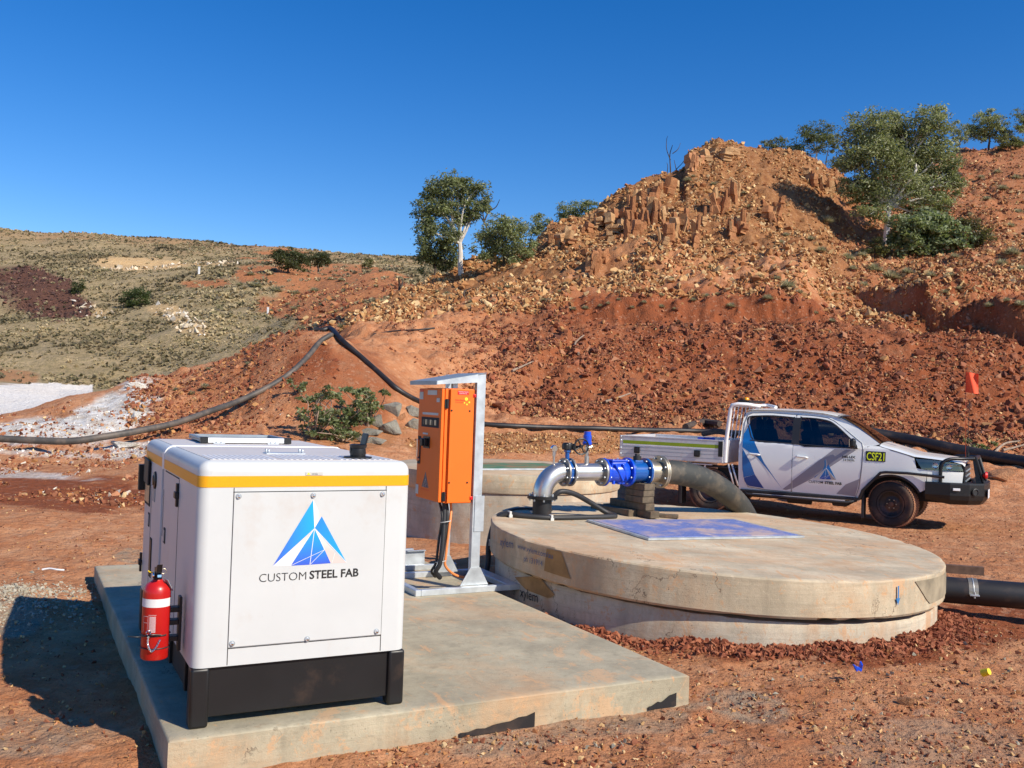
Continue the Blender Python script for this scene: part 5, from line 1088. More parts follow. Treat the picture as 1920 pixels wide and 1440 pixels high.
MB().obox((2.415, -.135, 1.365), (.008, .16, .13), rz=.15, bev=.003).build('mirror_glass', M['chrome'], mi)
MB().obox((2.47, 1.93, 1.36), (.10, .20, .17), rz=-.15, bev=.045).build('mirror', M['black'], ute)
# wheels
def wheel(x, y, steer, far=False):
    w_ = bpy.data.objects.new('wheel', None); C.objects.link(w_); w_.parent = ute; w_.location = (x, y, .385); w_.rotation_euler = (0, 0, steer+(math.pi if far else 0)); w_.empty_display_size = .1
    # outer face towards -y
    MB().lathe([(.225, -.085), (.235, -.112), (.285, -.130), (.335, -.128), (.362, -.112), (.368, -.100)], (0, 0, 0), (0, 1, 0), 48).lathe([(.368, .100), (.362, .112), (.335, .128), (.28, .13), (.23, .11), (.22, .0), (.225, -.085)], (0, 0, 0), (0, 1, 0), 48).build('tyre', M['tyre'], w_)
    mb = MB(); n = 60
    mb.lathe([(.368, -.1), (.376, -.095), (.376, .095), (.368, .1)], (0, 0, 0), (0, 1, 0), 60)
    for k in range(n):
        a = 2*math.pi*k/n
        for yy, hw_ in ((-.088, .020), (-.030, .018), (.030, .018), (.088, .020)):
            aa = a+(.05 if yy in (-.03, .088) else 0); mm = Matrix.Translation((.380*math.cos(aa), yy, .380*math.sin(aa))) @ Matrix.Rotation(-aa, 4, 'Y')
            mb.box(-.006, .006, -hw_, hw_, -.013, .013, rot=mm)
    mb.build('tread', M['tread'], w_)
    MB().lathe([(0, -.045), (.075, -.048), (.08, -.055), (.13, -.040), (.165, -.060), (.195, -.085), (.20, -.11), (.222, -.118), (.228, -.110), (.226, -.08)], (0, 0, 0), (0, 1, 0), 40).build('rim', M['steelwheel'], w_)
    hb = MB().lathe([(0, -.095), (.038, -.094), (.045, -.085), (.05, -.05)], (0, 0, 0), (0, 1, 0), 24).build('hub', M['steelwheel'], w_)
    mb = MB()
    for k in range(6): a = k*math.pi/3; mb.cyl((.075*math.cos(a), -.045, .075*math.sin(a)), (.075*math.cos(a), -.068, .075*math.sin(a)), .010, n=6, sm=False)
    mb.build('wheel_nuts', M['bronze'], w_)
wheel(3.085, .15, -.24); wheel(0, .15, 0); wheel(3.085, 1.65, -.24, True); wheel(0, 1.65, 0, True)
# brush bar, bull bar
MB().tube([(3.86, -.005, .885), (3.3, -.03, .915), (2.98, -.035, .91), (2.90, -.035, .895), (2.72, -.02, .69), (2.62, .0, .58), (2.56, .03, .42)], .022, 8).build('brush_bar', M['trim'], ute)
mb = MB(); out_ = [(3.58, -.02), (3.95, -.02), (4.22, .10), (4.42, .34), (4.47, .6), (4.47, 1.2), (4.42, 1.46), (4.22, 1.70), (3.95, 1.82), (3.58, 1.82)]
inn = [(3.58, .22), (3.90, .22), (4.10, .32), (4.18, .45), (4.20, .62), (4.20, 1.18), (4.18, 1.35), (4.10, 1.48), (3.90, 1.58), (3.58, 1.58)]
levs = [(.455, .72), (.53, .94), (.60, 1.0), (.775, 1.0), (.80, .985)]
R = []
for z, k in levs:
    dz_ = .10*min(1, max(0, 1)) 
    R.append([mb.bm.verts.new((ix+(ox-ix)*k, iy+(oy-iy)*k, z-(.0 if z > .5 else .0)+(.06*max(0, (3.95-ox)/.37) if z < .6 else 0))) for (ox, oy), (ix, iy) in zip(out_, inn)])
for a, b in zip(R, R[1:]):
    for j in range(len(out_)-1): mb.bm.faces.new((a[j], a[j+1], b[j+1], b[j]))
inr = [[mb.bm.verts.new((ix, iy, z)) for ix, iy in inn] for z in (.455, .80)]
for j in range(len(out_)-1):
    mb.bm.faces.new((R[-1][j], R[-1][j+1], inr[1][j+1], inr[1][j])); mb.bm.faces.new((R[0][j], R[0][j+1], inr[0][j+1], inr[0][j]))
bmesh.ops.bevel(mb.bm, geom=[e for e in mb.bm.edges if len(e.link_faces) == 2 and e.calc_face_angle(0) > .3], offset=.012, segments=2, affect='EDGES')
bb = mb.build('bull_bar', M['black'], ute)
for s in (0, 1):
    f = (lambda y: y) if s == 0 else (lambda y: UW-y)
    MB().tube(spline([(3.80, f(.06), .79), (3.80, f(.06), 1.0), (3.83, f(.07), 1.12), (3.93, f(.12), 1.175), (4.10, f(.25), 1.185), (4.25, f(.45), 1.19)], 5), .027, 10).build('side_hoop', M['black'], bb)
MB().tube([(4.40, .48, .79), (4.27, .45, 1.19), (4.27, 1.35, 1.19), (4.40, 1.32, .79)], .027, 10).build('centre_hoop', M['black'], bb)
MB().box(4.24, 4.25, .50, 1.30, .80, .86).prism([(4.38, .40, .79), (4.30, .40, .79), (4.235, .44, 1.17), (4.275, .44, 1.17)], (0, .012, 0)).prism([(4.38, 1.40, .79), (4.30, 1.40, .79), (4.235, 1.36, 1.17), (4.275, 1.36, 1.17)], (0, -.012, 0)).build('bar_upright', M['black'], bb)
MB().obox((4.04, -.005, .70), (.11, .02, .04), rz=.35, bev=.006).build('indicator', M['whiteprint'], bb)
MB().lathe([(.055, 0), (.062, .012), (.05, .016), (.045, .004), (0, .002)], (4.30, .165, .665), (.72, -.69, 0), 24).build('fog_light', M['trim'], bb)
MB().obox((4.475, .58, .63), (.010, .372, .134), bev=.002).build('number_plate', M['whiteprint'], bb)
for y in (.45, .60): MB().lathe([(0, .0), (.045, .0), (.06, -.03), (.02, -.07)], (4.46, y, .93), (1, 0, 0), 20).build('driving_light', M['redlabel'] if y < .5 else M['black'], bb)
an = MB().cyl((4.16, .50, 1.16), (4.16, .50, 1.28), .022, n=10).cyl((4.16, .50, 1.26), (4.162, .505, 2.12), .006, .004, n=6).build('antenna', M['black'], ute)
fp = MB().cyl((4.13, .47, 1.18), (4.10, .44, 2.60), .0055, .004, n=6).build('flag_pole', mat('red_whip', (.4, .05, .02), .5), ute)
mb = MB(); g = {}
for i in range(9):
    for j in range(13):
        x = i/8; z = j/12; g[i, j] = mb.bm.verts.new((4.100+.19*x, .44+.030*math.sin(x*7+z*3)+.02*x, 2.27+.33*z-.03*x))
for i in range(8):
    for j in range(12): f = mb.bm.faces.new((g[i, j], g[i+1, j], g[i+1, j+1], g[i, j+1])); f.smooth = True
mb.build('flag', M['flag'], fp, 'orange red safety flag', sharp=0)
# tray
X0, X1, TZ = -1.72, .26, .90
tr = MB().box(X0+.02, X1, -.02, 1.82, TZ-.02, TZ+.03, .004).box(X0+.2, X0+.28, .1, 1.7, .62, TZ-.02).box(-.45, -.37, .1, 1.7, .62, TZ-.02).build('tray_floor', M['alu'], ute)
for y, nm in ((-.045, 'side_board'), (1.82, 'side_board')):
    sb = MB().box(X0, X1-.01, y, y+.025, TZ-.01, 1.115, .003, 1).box(X0, X1-.01, y, y+.025, 1.117, 1.275, .003, 1).box(X0, X1-.01, y-.005, y+.030, 1.276, 1.295, .003, 1).build(nm, M['alu'], ute)
    if y < 0:
        MB().box(X0+.05, X1-.02, y-.003, y-.0006, 1.145, 1.207).build('lime_stripe', M['lime'], sb); MB().box(X0+.05, X1-.02, y-.003, y-.0006, 1.118, 1.143).build('white_stripe', M['whiteprint'], sb)
        for z in (.955, 1.03, 1.09): MB().box(X0+.02, X1-.03, y-.0025, y-.0004, z, z+.006).build('groove', M['galvdark'], sb)
        for x in (-1.38, -.22):
            lt = MB().box(x-.055, x+.055, y-.035, y-.001, .975, 1.095, .010).build('latch', M['black'], sb); MB().box(x-.03, x+.03, y-.045, y-.035, 1.0, 1.07, .004).build('latch_handle', M['trim'], lt)
        MB().box(X1-.095, X1-.012, y-.012, y-.001, 1.0, 1.27, .004).build('end_catch', M['black'], sb)
        mb = MB()
        for z in (.95, 1.06, 1.20, 1.27): mb.cyl((X0+.015, y-.012, z-.02), (X0+.015, y-.012, z+.02), .012, n=8)
        mb.build('corner_hinge', M['galv'], sb)
MB().box(X0-.025, X0-.001, -.02, 1.82, TZ, 1.295, .004).build('tail_board', M['alu'], ute)
hbd = MB().box(X1+.02, X1+.06, .0, 1.80, TZ, 1.30, .004).build('head_board', M['alu'], ute)
for y in (-.02, 1.76):
    MB().tube([(X1+.02, y+.03, .90), (X1+.03, y+.03, 1.30), (X1+.09, y+.03, 1.86), (X1+.13, y+.03, 1.93), (X1+.22, y+.03, 1.95), (.62, y+.12*(1 if y < 1 else -1), 1.95), (.80, y+.3*(1 if y < 1 else -1), 1.92)], .034, 10).build('rack_hoop', M['white'], hbd)
mb = MB(); mb.cyl((X1+.11, .02, 1.93), (X1+.11, 1.78, 1.93), .030, n=12).cyl((X1+.30, .05, 1.95), (X1+.30, 1.75, 1.95), .022, n=10)
for y in (.25, .5, .75, 1.0, 1.25, 1.5): mb.cyl((X1+.04, y, 1.30), (X1+.10, y, 1.92), .010, n=6)
mb.build('rack_bars', M['white'], hbd)
lb_ = MB().box(X1+.12, X1+.34, .35, 1.45, 1.985, 2.03, .01).build('light_bar', M['black'], hbd)
MB().lathe([(.05, 0), (.05, .03), (.035, .05), (0, .055)], (X1+.22, .55, 2.03), n=16).build('beacon', mat('amber_lens', (.9, .35, .01), .2), lb_)
MB().box(-.62, -.58, .13, .16, .1, .75).box(-.46, .46, .02, .30, .80, .83, .01).build('mud_guard', M['trim'], ute)
MB().tube([(.40, .03, .88), (.62-.1, .03, .50)], .018, 6).tube([(.33, .03, .88), (.45, .03, .48)], .018, 6).build('stay', M['alu'], ute)
MB().box(-.52, .05, -.02, .05, .835, .855, .004).box(-.1, -.07, .0, .03, .75, .84).build('tie_rail', M['alu'], ute)
MB().box(2.60, 2.64, .05, .30, .12, .50, .004).build('mud_flap', M['rubber'], ute)
MB().box(-.56, -.52, .03, .30, .10, .55, .004).build('mud_flap', M['rubber'], ute)
# wrap graphics as thin film
def film(pts, m_, off=.0035, x_=(0, 9), nm='wrap_graphic', par=None):
    return panel(nm, pts, m_, parent=par or RD, off=off, thick=0, far=False, n_cut=16)[0]
film([(.572, 1.42), (.66, 1.60), (.70, 1.50), (.74, 1.40), (.80, 1.27), (.58, 1.19)], 'wrapb')
film([(.582, 1.19), (.80, 1.27), (.97, .95), (1.30, .50), (1.10, .75), (.86, 1.02)], 'wrapb', .0036)
film([(.586, 1.17), (.74, .92), (.82, .72), (.62, .66), (.60, .80)], 'wrapb', .0037)
film([(.625, .655), (.82, .72), (.98, .49), (.71, .515), (.66, .56)], 'wrapd', .0037)
film([(.575, 1.44), (.64, 1.74), (.66, 1.62)], 'wrapg', .0036)
film([(1.447, .62), (1.30, .50), (1.36, .49), (1.447, .52)], 'wrapg', .0036)
film([(1.468, .52), (1.468, .66), (2.15, 1.245), (2.50, 1.245), (1.80, .72)], 'wrapg', .0036, par=FD)
film([(2.20, .49), (2.35, .66), (2.57, .77), (2.54, .62), (2.50, .47)], 'wrapg', .0036, par=FD)
def FP(a, b, k):
    x = 1.83+a*.985; z = .725+b*1.08; return Vector((x, side_y(x, z)-.006-.001*k, z))
logo(FD, FP, 0, dark=.55)
def ft(s, x, z, size, width, m_, bold=0, par=None, slope=0):
    o_ = text_on(s, (0, 0, 0), (1, 0, 0), (0, 0, 1), size, M[m_], par or FD, bold, width=width, fn=lambda a, h: Vector((x+a, side_y(x+a, z+h)-.0065, z+h+slope*a)))
    return o_
ft('CUSTOM', 1.745, .645, .062, .235, 'ink', .004); ft('STEEL FAB', 2.01, .645, .062, .275, 'ink', .04)
ft('HILUX', 2.285, 1.105, .055, .21, 'ink', .04); ft('2.8 DIESEL', 2.295, 1.055, .042, .19, 'ink', .02)
pl = panel('fleet_plate', [(2.655, 1.075), (2.965, 1.075), (2.965, 1.238), (2.655, 1.238)], 'ink', off=.006, thick=.003, far=False, n_cut=3, parent=fn[0])[0]
ft('CSF21', 2.672, 1.092, .185, .275, 'neon', .01, par=fn[0])
for o_ in fn[0].children:
    if o_.name.startswith('lettering'):
        for v in o_.data.vertices: v.co.y -= .006
# load in the tray
lg = wcable('dead_log', [UO+Vector((0, 0, 0))+Matrix.Rotation(URZ, 3, 'Z')@Vector(p) for p in ((-.55, 1.3, 1.36), (-.25, 1.15, 1.42), (.05, 1.0, 1.40), (.20, .85, 1.36))], .055, M['bark'], 'dark dead branch lying across the truck tray', 'log')
bx_ = MB().obox((0, 0, .11), (.30, .22, .24), bev=.03).build('blue_bag', M['blue']); bx_.location = UO+Matrix.Rotation(URZ, 3, 'Z')@Vector((-.50, 1.35, 1.06)); bx_.rotation_euler = (0, 0, .4); tag(bx_, 'blue bag in the truck tray near the headboard', 'bag')
# ------------------------------------------------------------------ black poly pipes over the earth
def ground_pipe(name, pts, r, label, lift=0.0, k=6):
    P = []
    for q in pts:
        h = hit(q[0], q[1], 1, 12 if len(q) < 3 else q[2]); P.append(Vector((h.x, h.y, h.z+r*.8+(q[3] if len(q) > 3 else lift))))
    P = spline(P, k); o = P[0].copy(); c = MB().tube([p-o for p in P], r, 12).build(name, M['poly']); c.location = o; return tag(c, label, 'pipe', None)
def air_pipe(name, pts, r, label, k=8, m_='poly'):
    P = spline([atY(q[0], q[1], min(q[2], hit(q[0], q[1], 1, 12).y)-.08) if q[0] < 616 else atY(*q) for q in pts], k); o = P[0].copy(); c = MB().tube([p-o for p in P], r, 12).build(name, M[m_]); c.location = o; return tag(c, label, 'pipe')
M['polygrey'] = mat('dusty_grey_polythene', (.075, .068, .06), .6, var=.3, vs=3, dust=.35, dcol=(.2, .14, .1))
cr_ = hit(617, 632, 1, 20); yc = cr_.y
air_pipe('poly_pipe', [(-120, 818, 18.6), (-30, 821, 18.7), (70, 826, 18.8), (135, 827, 18.9), (200, 818, 19.2), (270, 806, 19.8), (330, 793, 20.5), (400, 769, 21.6), (450, 751, 22.6), (510, 722, 24.2), (550, 695, 25.6), (582, 663, 26.9), (600, 641, 27.9), (618, 629, yc-.1), (624, 629.5, yc+.3)], .070, 'long grey-black poly pipe sagging from the left up to the mound crest', m_='polygrey')
ground_pipe('poly_pipe', [(590, 621, 26), (605, 624, 26), (620, 630, 26, .05), (640, 645, 24, .05), (680, 676, 22), (720, 712, 20), (745, 734, 19), (775, 752, 18), (810, 768, 18), (860, 792, 18), (900, 799, 18), (960, 803, 18), (1040, 806, 18), (1120, 808, 18), (1200, 810, 18), (1300, 812, 18), (1400, 816, 18)], .07, 'black poly pipe running down the mound and along the toe of the bank')
ground_pipe('poly_pipe', [(1490, 808, 18), (1530, 810, 18), (1600, 816, 18), (1680, 830, 18), (1760, 846, 18), (1840, 862, 18), (1930, 878, 18), (2030, 892, 18)], .17, 'thick black pipe on the ground behind the truck bonnet')
ground_pipe('buried_pipe', [(700, 628, 30), (740, 622, 30), (780, 620, 30), (815, 617, 30)], .03, 'thin dark pipe lying across the earth right of the mound crest')
# ------------------------------------------------------------------ boulders
def rock_mesh(seed, mt, sub=2, rough=.34, sq=(1, .8, .7), name='boulder'):
    r = np.random.default_rng(seed); bm = bmesh.new(); V = r.normal(size=(10, 3)); V /= np.linalg.norm(V, axis=1)[:, None]; V *= r.uniform(.8, 1.15, (10, 1))
    for v in V: bm.verts.new(v*np.array(sq))
    bmesh.ops.convex_hull(bm, input=bm.verts[:]); bmesh.ops.delete(bm, geom=[v for v in bm.verts if not v.link_faces], context='VERTS')
    bmesh.ops.bevel(bm, geom=bm.edges[:], offset=.04, segments=1, affect='EDGES'); bmesh.ops.triangulate(bm, faces=bm.faces[:])
    bmesh.ops.subdivide_edges(bm, edges=bm.edges[:], cuts=2, use_grid_fill=True)
    for v in bm.verts:
        q = v.co; v.co = q*(1+rough*.5*float(fbm(np.array(q.x*2+seed+q.z), np.array(q.y*2-q.z*1.7), .8, 3)))
    me = bpy.data.meshes.new(name); bm.to_mesh(me); bm.free(); me.materials.append(mt); return me
def rock_mat(name, c1, c2, c3):
    mt, t, b = nodes(name); tc = N(t, 'ShaderNodeTexCoord').outputs['Object']
    c = mixc(t, ramp(t, noise(t, tc, 1.8, 8, .65), .35, .65), c1, c2); c = mixc(t, ramp(t, noise(t, tc, 5, 8, .7), .55, .7, 0, .8), c, c3)
    t.links.new(c, b.inputs['Base Color']); b.inputs['Roughness'].default_value = .9; addbump(t, b, noise(t, tc, 6, 8, .7), .8, .08); return mt
GREYR = rock_mat('grey_brown_boulder', (.20, .185, .15), (.33, .31, .25), (.33, .24, .16)); ORR = rock_mat('orange_boulder', (.44, .19, .08), (.54, .27, .13), (.34, .13, .06)); TANR = rock_mat('tan_sandstone', (.42, .22, .09), (.54, .34, .17), (.32, .13, .05)); WHR = rock_mat('white_crusted_rock', (.78, .76, .71), (.64, .58, .48), (.44, .30, .19))
RUST = rock_mat('rust_sandstone', (.34, .13, .05), (.46, .22, .09), (.20, .07, .03))
def boulder(x, y, w_px, h_px, mt, seed, label, grp, y0=15, cat='boulder', dpt=.8):
    p = hit(x, y+h_px*.35, 1, y0); k = p.y/F_PX; w_, h_ = w_px*k/2, h_px*k/2
    o = mesh_obj('boulder', rock_mesh(seed, mt)); o.location = (p.x, p.y+w_*.2, p.z+h_*.55); o.scale = (w_*1.25, w_*dpt*1.2, h_*1.75); o.rotation_euler = (0, 0, (seed*1.7) % .6-.3); return tag(o, label, cat, grp)
gb_ = 'grey boulders left of the orange cabinet'
for i, (x, y, w_, h_, l) in enumerate([(705, 788, 30, 34, 'tall pale grey boulder beside the green plants'), (738, 768, 40, 26, 'uppermost broad grey boulder behind the tall one'), (728, 800, 42, 34, 'dark grey wedge boulder at the front of the boulder pile'), (692, 808, 40, 20, 'low dark boulder half under the plants'), (775, 772, 30, 24, 'upper rounded boulder next to the cabinet'), (775, 794, 34, 26, 'lower rounded boulder next to the cabinet'), (752, 782, 20, 18, 'small red stained rock in the gap between the boulders'), (682, 824, 26, 18, 'small brown rock below the plants'), (706, 826, 34, 20, 'low brown rock in front of the boulder pile'), (648, 838, 34, 22, 'orange rock behind the generator roof')]):
    boulder(x, y, w_, h_, ORR if i in (6, 9) else GREYR, 11+i*3, l, gb_)
boulder(1877, 892, 52, 30, ORR, 71, 'smooth orange boulder by the pipe right of the bull bar', None, 15)
boulder(1272, 788, 18, 16, ORR, 75, 'pale orange boulder above the truck tray on the bank', None, 22)
boulder(1425, 772+10, 20, 12, RUST, 77, 'dark boulder just behind the truck cab', None, 22)
boulder(1790, 320+10, 30, 22, rock_mat('dark_boulder', (.05, .035, .03), (.09, .06, .05), (.12, .07, .05)), 79, 'dark boulder standing alone on the right slope', None, 40)
boulder(1425, 618, 26, 10, TANR, 81, 'flat pale boulder on the edge of the cut bank', None, 30)
boulder(1700, 1295+20, 34, 20, ORR, 83, 'small broken orange rock in the right foreground', None, 3)
boulder(1110+10, 1228+12, 40, 18, ORR, 84, 'flat orange stone between the slab and the tank', None, 3)
for i, (x, y, w_, h_, l) in enumerate([(258, 778, 22, 16, 'small white crusted rock at the right end of the pale outcrop'), (265, 722, 60, 18, 'flat grey ledge of rock above the white outcrop'), (232, 832, 50, 14, 'low white rock below the pipe')]):
    boulder(x, y, w_, h_, WHR, 31+i*5, l, 'pale rocks around the white outcrop', 14, 'rock', 1.0)
# ------------------------------------------------------------------ upright rock ribs on the ridge
PIL = []
for s in range(9):
    r = np.random.default_rng(100+s); bm = bmesh.new(); n = int(r.integers(4, 7)); R = []; c = np.zeros(2); ks = r.uniform(.8, 1.15, n)
    for j, z in enumerate([0, .22, .25, .5, .54, .8, 1]):
        c = c+r.normal(size=2)*(.07 if j in (2, 4) else .02); k = (1-.10*z)*r.uniform(.85, 1.12)
        R.append([bm.verts.new((c[0]+.5*k*math.cos(2*math.pi*i/n+.3)*ks[i]*r.uniform(.88, 1.1), c[1]+.5*k*math.sin(2*math.pi*i/n+.3)*ks[i]*r.uniform(.88, 1.1), z+r.uniform(-.03, .03)+(r.uniform(-.12, .08) if j == 6 else 0))) for i in range(n)])
    for a, b in zip(R, R[1:]):
        for i in range(n): bm.faces.new((a[i], a[(i+1) % n], b[(i+1) % n], b[i]))
    bm.faces.new(R[-1]); bmesh.ops.triangulate(bm, faces=bm.faces[:]); PIL.append(bm)
def pil_mesh(k, mt):
    key = (k, mt.name)
    if key not in PM: me = bpy.data.meshes.new('rock_column'); PIL[k].to_mesh(me); me.materials.append(mt); PM[key] = me
    return PM[key]
PM = {}
def outcrop(x0, y0, x1, y1, n, hpx, wpx, label, mts=(RUST, RUST, TANR), spread=14, Yb=37.5):
    a = hit((x0+x1)/2, (y0+y1)/2+hpx*.4, 1, Yb); root = thing('rock_outcrop', label, 'rock outcrop', a)
    for i in range(n):
        t_ = (i+.5)/n; x, y = x0+(x1-x0)*t_+random.uniform(-1, 1)*spread*.35, y0+(y1-y0)*t_+random.uniform(-1, 1)*spread*.7
        p = hit(x, y+hpx*.4, 1, Yb); k = p.y/F_PX; h_ = hpx*k*random.uniform(.3, .95)*random.uniform(.7, 1); w_ = wpx*k*random.uniform(.5, 2.0)
        o = mesh_obj('rock_column', pil_mesh(random.randrange(9), random.choice(mts)), root); o.location = p-a-Vector((0, 0, .3*h_)); o.scale = (w_, w_*random.uniform(.8, 1.5), h_*1.3); o.rotation_euler = (random.uniform(-.2, .2), random.uniform(-.3, .15), random.uniform(0, 3))
for a in [(1292, 305, 1318, 292, 7, 44, 12, 'tall block of split sandstone standing at the summit left edge', (TANR, ORR), 8), (1320, 285, 1392, 285, 12, 24, 12, 'low jagged sandstone crown along the summit', (TANR,), 10),
          (1178, 372, 1262, 345, 20, 40, 12, 'row of upright sandstone ribs below the dead tree'), (1150, 400, 1250, 395, 20, 48, 11, 'upright sandstone ribs on the ridge shoulder'),
          (1028, 455, 1078, 435, 12, 30, 13, 'rust red ribs at the low left end of the ridge'), (1100, 500, 1135, 460, 10, 48, 13, 'dark rust pillar cluster low on the left ridge'),
          (1240, 440, 1290, 400, 14, 46, 11, 'rust red rib group in the middle of the hill face'), (1300, 440, 1318, 400, 9, 46, 9, 'narrow rib column beside the middle rib group'), (1335, 385, 1385, 350, 15, 46, 10, 'upper rust red ribs below the summit'), (1368, 425, 1400, 405, 9, 40, 10, 'rib group right of the middle of the hill face'),
          (1436, 400, 1466, 380, 8, 34, 10, 'small rust red ribs on the right of the hill face'), (1510, 330, 1572, 352, 12, 28, 10, 'broken ribs where the ridge drops to the right'), (1140, 425, 1210, 420, 12, 40, 14, 'blocky tan ledge under the ridge shoulder', (TANR, RUST)), (1080, 425, 1150, 395, 12, 18, 12, 'low broken blocks along the left ridge line', (TANR, RUST))]:
    outcrop(*a)
# ------------------------------------------------------------------ vegetation
LEAFM = attr_mat('leaves', 'tint', .55)
_t = LEAFM.node_tree; _b = _t.nodes['Principled BSDF']; _tr = N(_t, 'ShaderNodeBsdfTranslucent'); _mx = N(_t, 'ShaderNodeMixShader'); _mx.inputs[0].default_value = .45
_a = [n for n in _t.nodes if n.type == 'ATTRIBUTE'][0]; _t.links.new(mixc(_t, .3, _a.outputs['Color'], (.35, .42, .06)), _tr.inputs[0]); _o = _t.nodes['Material Output']
_t.links.new(_b.outputs[0], _mx.inputs[1]); _t.links.new(_tr.outputs[0], _mx.inputs[2]); _t.links.new(_mx.outputs[0], _o.inputs[0])
def leaf_cloud(cl, n, size, cols, droop=.6, asp=.35, seed=0, parent=None, name='crown'):
    """leaf-sized faces gathered in clumps: cl = [(centre, radius vec)]"""
    r = np.random.default_rng(seed); vol = np.array([c[1][0]*c[1][1]*c[1][2] for c in cl])**.8; cnt = np.maximum((n*vol/vol.sum()).astype(int), 20); Vs, Fs, Cs, o = [], [], [], 0
    for (c, rv), m_ in zip(cl, cnt):
        kk = max(4, m_//55); q = r.normal(size=(kk, 3)); q /= np.linalg.norm(q, axis=1)[:, None]; q *= (r.random((kk, 1))**.42); cen = np.array(c)+q*np.array(rv)
        cid = r.integers(0, kk, m_); P = cen[cid]+r.normal(size=(m_, 3))*np.array(rv)*np.array([.17, .17, .12]); shade = r.uniform(.6, 1.25, kk)[cid]
        d = r.normal(size=(m_, 3)); d[:, 2] = d[:, 2]*.5-droop; d /= np.linalg.norm(d, axis=1)[:, None]; s_ = np.cross(d, r.normal(size=(m_, 3))); s_ /= np.linalg.norm(s_, axis=1)[:, None]
        L = size*r.uniform(.6, 1.4, (m_, 1)); W = L*asp
        V = np.stack([P, P+d*L*.5+s_*W*.5, P+d*L, P+d*L*.5-s_*W*.5], 1); Vs.append(V.reshape(-1, 3)); Fs.append(o+np.arange(m_*4).reshape(-1, 4)); o += m_*4
        C_ = np.array(cols)[r.integers(0, len(cols), m_)]*(shade*r.uniform(.8, 1.2, m_))[:, None]; Cs.append(np.repeat(C_, 4, 0))
    return mesh_obj(name, np_mesh(name, np.concatenate(Vs), np.concatenate(Fs), LEAFM, False, {'tint': np.clip(np.concatenate(Cs), 0, 1)}), parent)
def limb(mb, a, b, r0, r1, bend=.12, seed=0):
    r = random.Random(seed); a, b = Vector(a), Vector(b); L = (b-a).length
    pts = spline([a, a.lerp(b, .35)+Vector((r.uniform(-1, 1), r.uniform(-1, 1), r.uniform(0, 1)))*L*bend, a.lerp(b, .7)+Vector((r.uniform(-1, 1), r.uniform(-1, 1), r.uniform(-.3, 1)))*L*bend, b], 4)
    mb.tube(pts, [r0+(r1-r0)*i/(len(pts)-1) for i in range(len(pts))], 7); return pts
GUM = [(.29, .32, .13), (.22, .26, .10), (.36, .38, .19), (.44, .45, .27), (.16, .19, .075)]
GUMD = [(.19, .22, .09), (.13, .16, .065), (.25, .28, .12), (.33, .35, .18)]
OLIVE = [(.19, .185, .065), (.15, .15, .05), (.23, .215, .09), (.11, .115, .04)]
PALE = [(.27, .32, .16), (.21, .26, .12), (.36, .40, .24), (.14, .19, .075)]
def tree(name, label, cat, base, Y, crowns, n, size, cols, bark, trunk=None, group=None, asp=.35, droop=.6, sheet=1, fork=None, r0=.16, seed=0, snap=True):
    if snap:
        p = hit(base[0], base[1], sheet, Y*.8); Yb = p.y
        if abs(Yb-Y) > 12: p = atY(base[0], base[1], Y); Yb = Y
    else: p = atY(base[0], base[1], Y); Yb = Y
    root = thing(name, label, cat, p, 0, group); rr = random.Random(seed); cl = []
    for (x, y, rx, ry) in crowns:
        c = atY(x, y, Yb+rr.uniform(-.5, .5)*rx*Yb/F_PX*1.2)-p; k = Yb/F_PX; cl.append(((c.x, c.y, c.z), (rx*k*1.25, (rx+ry)/2*k*1.1, ry*k*1.25)))
    mb = MB(); fk = atY(*(fork or (base[0], base[1]-(base[1]-min(c[1] for c in crowns))*.4)), Yb)-p
    limb(mb, (0, 0, -.3), fk, r0, r0*.7, .04, seed)
    for i, (c, rv) in enumerate(cl):
        e = Vector(c); pts = limb(mb, fk-Vector((0, 0, .05)), e, r0*.5, r0*.12, .10, seed+i)
        for j in range(5):
            s_ = pts[len(pts)*2//3+0]; q = e+Vector((rr.uniform(-1, 1)*rv[0], rr.uniform(-1, 1)*rv[1], rr.uniform(-.6, 1)*rv[2]))*.7; limb(mb, s_, q, r0*.13, r0*.04, .1, seed+i*7+j)
    mb.build('trunk', bark, root); leaf_cloud(cl, n, size, cols, droop, asp, seed, root); return root
WB, DB = M['whitebark'], M['bark']
tree('gum_tree', 'tall gum tree with leaning white trunk at the left foot of the rocky hill', 'tree', (866, 514), 50, [(838, 352, 30, 24), (885, 362, 28, 22), (812, 392, 32, 24), (850, 395, 30, 22), (893, 398, 22, 18), (798, 432, 20, 30), (836, 440, 22, 20), (905, 378, 14, 14), (858, 340, 20, 12), (815, 365, 18, 14)], 15000, .17, GUMD, WB, fork=(862, 455), r0=.15, seed=3)
tree('bushy_sapling', 'dense dark bush standing left of the white gum trunk', 'tree', (815, 515), 49, [(820, 470, 34, 24), (846, 468, 18, 22), (800, 485, 16, 22), (832, 495, 20, 14)], 6000, .15, GUMD, DB, seed=5, r0=.06)
tree('gum_tree', 'round green tree directly behind the bare black tree', 'tree', (945, 500), 56, [(945, 425, 32, 20), (925, 452, 28, 22), (965, 445, 30, 24), (985, 465, 18, 20), (905, 465, 16, 22), (955, 475, 30, 18)], 9000, .16, GUM, DB, seed=8, r0=.09)
tree('gum_tree', 'small pale green tree just left of the ridge end', 'tree', (1025, 470), 60, [(1010, 420, 18, 16), (1028, 432, 18, 16), (1005, 440, 12, 12)], 2600, .15, GUM, DB, seed=9, r0=.07, snap=False)
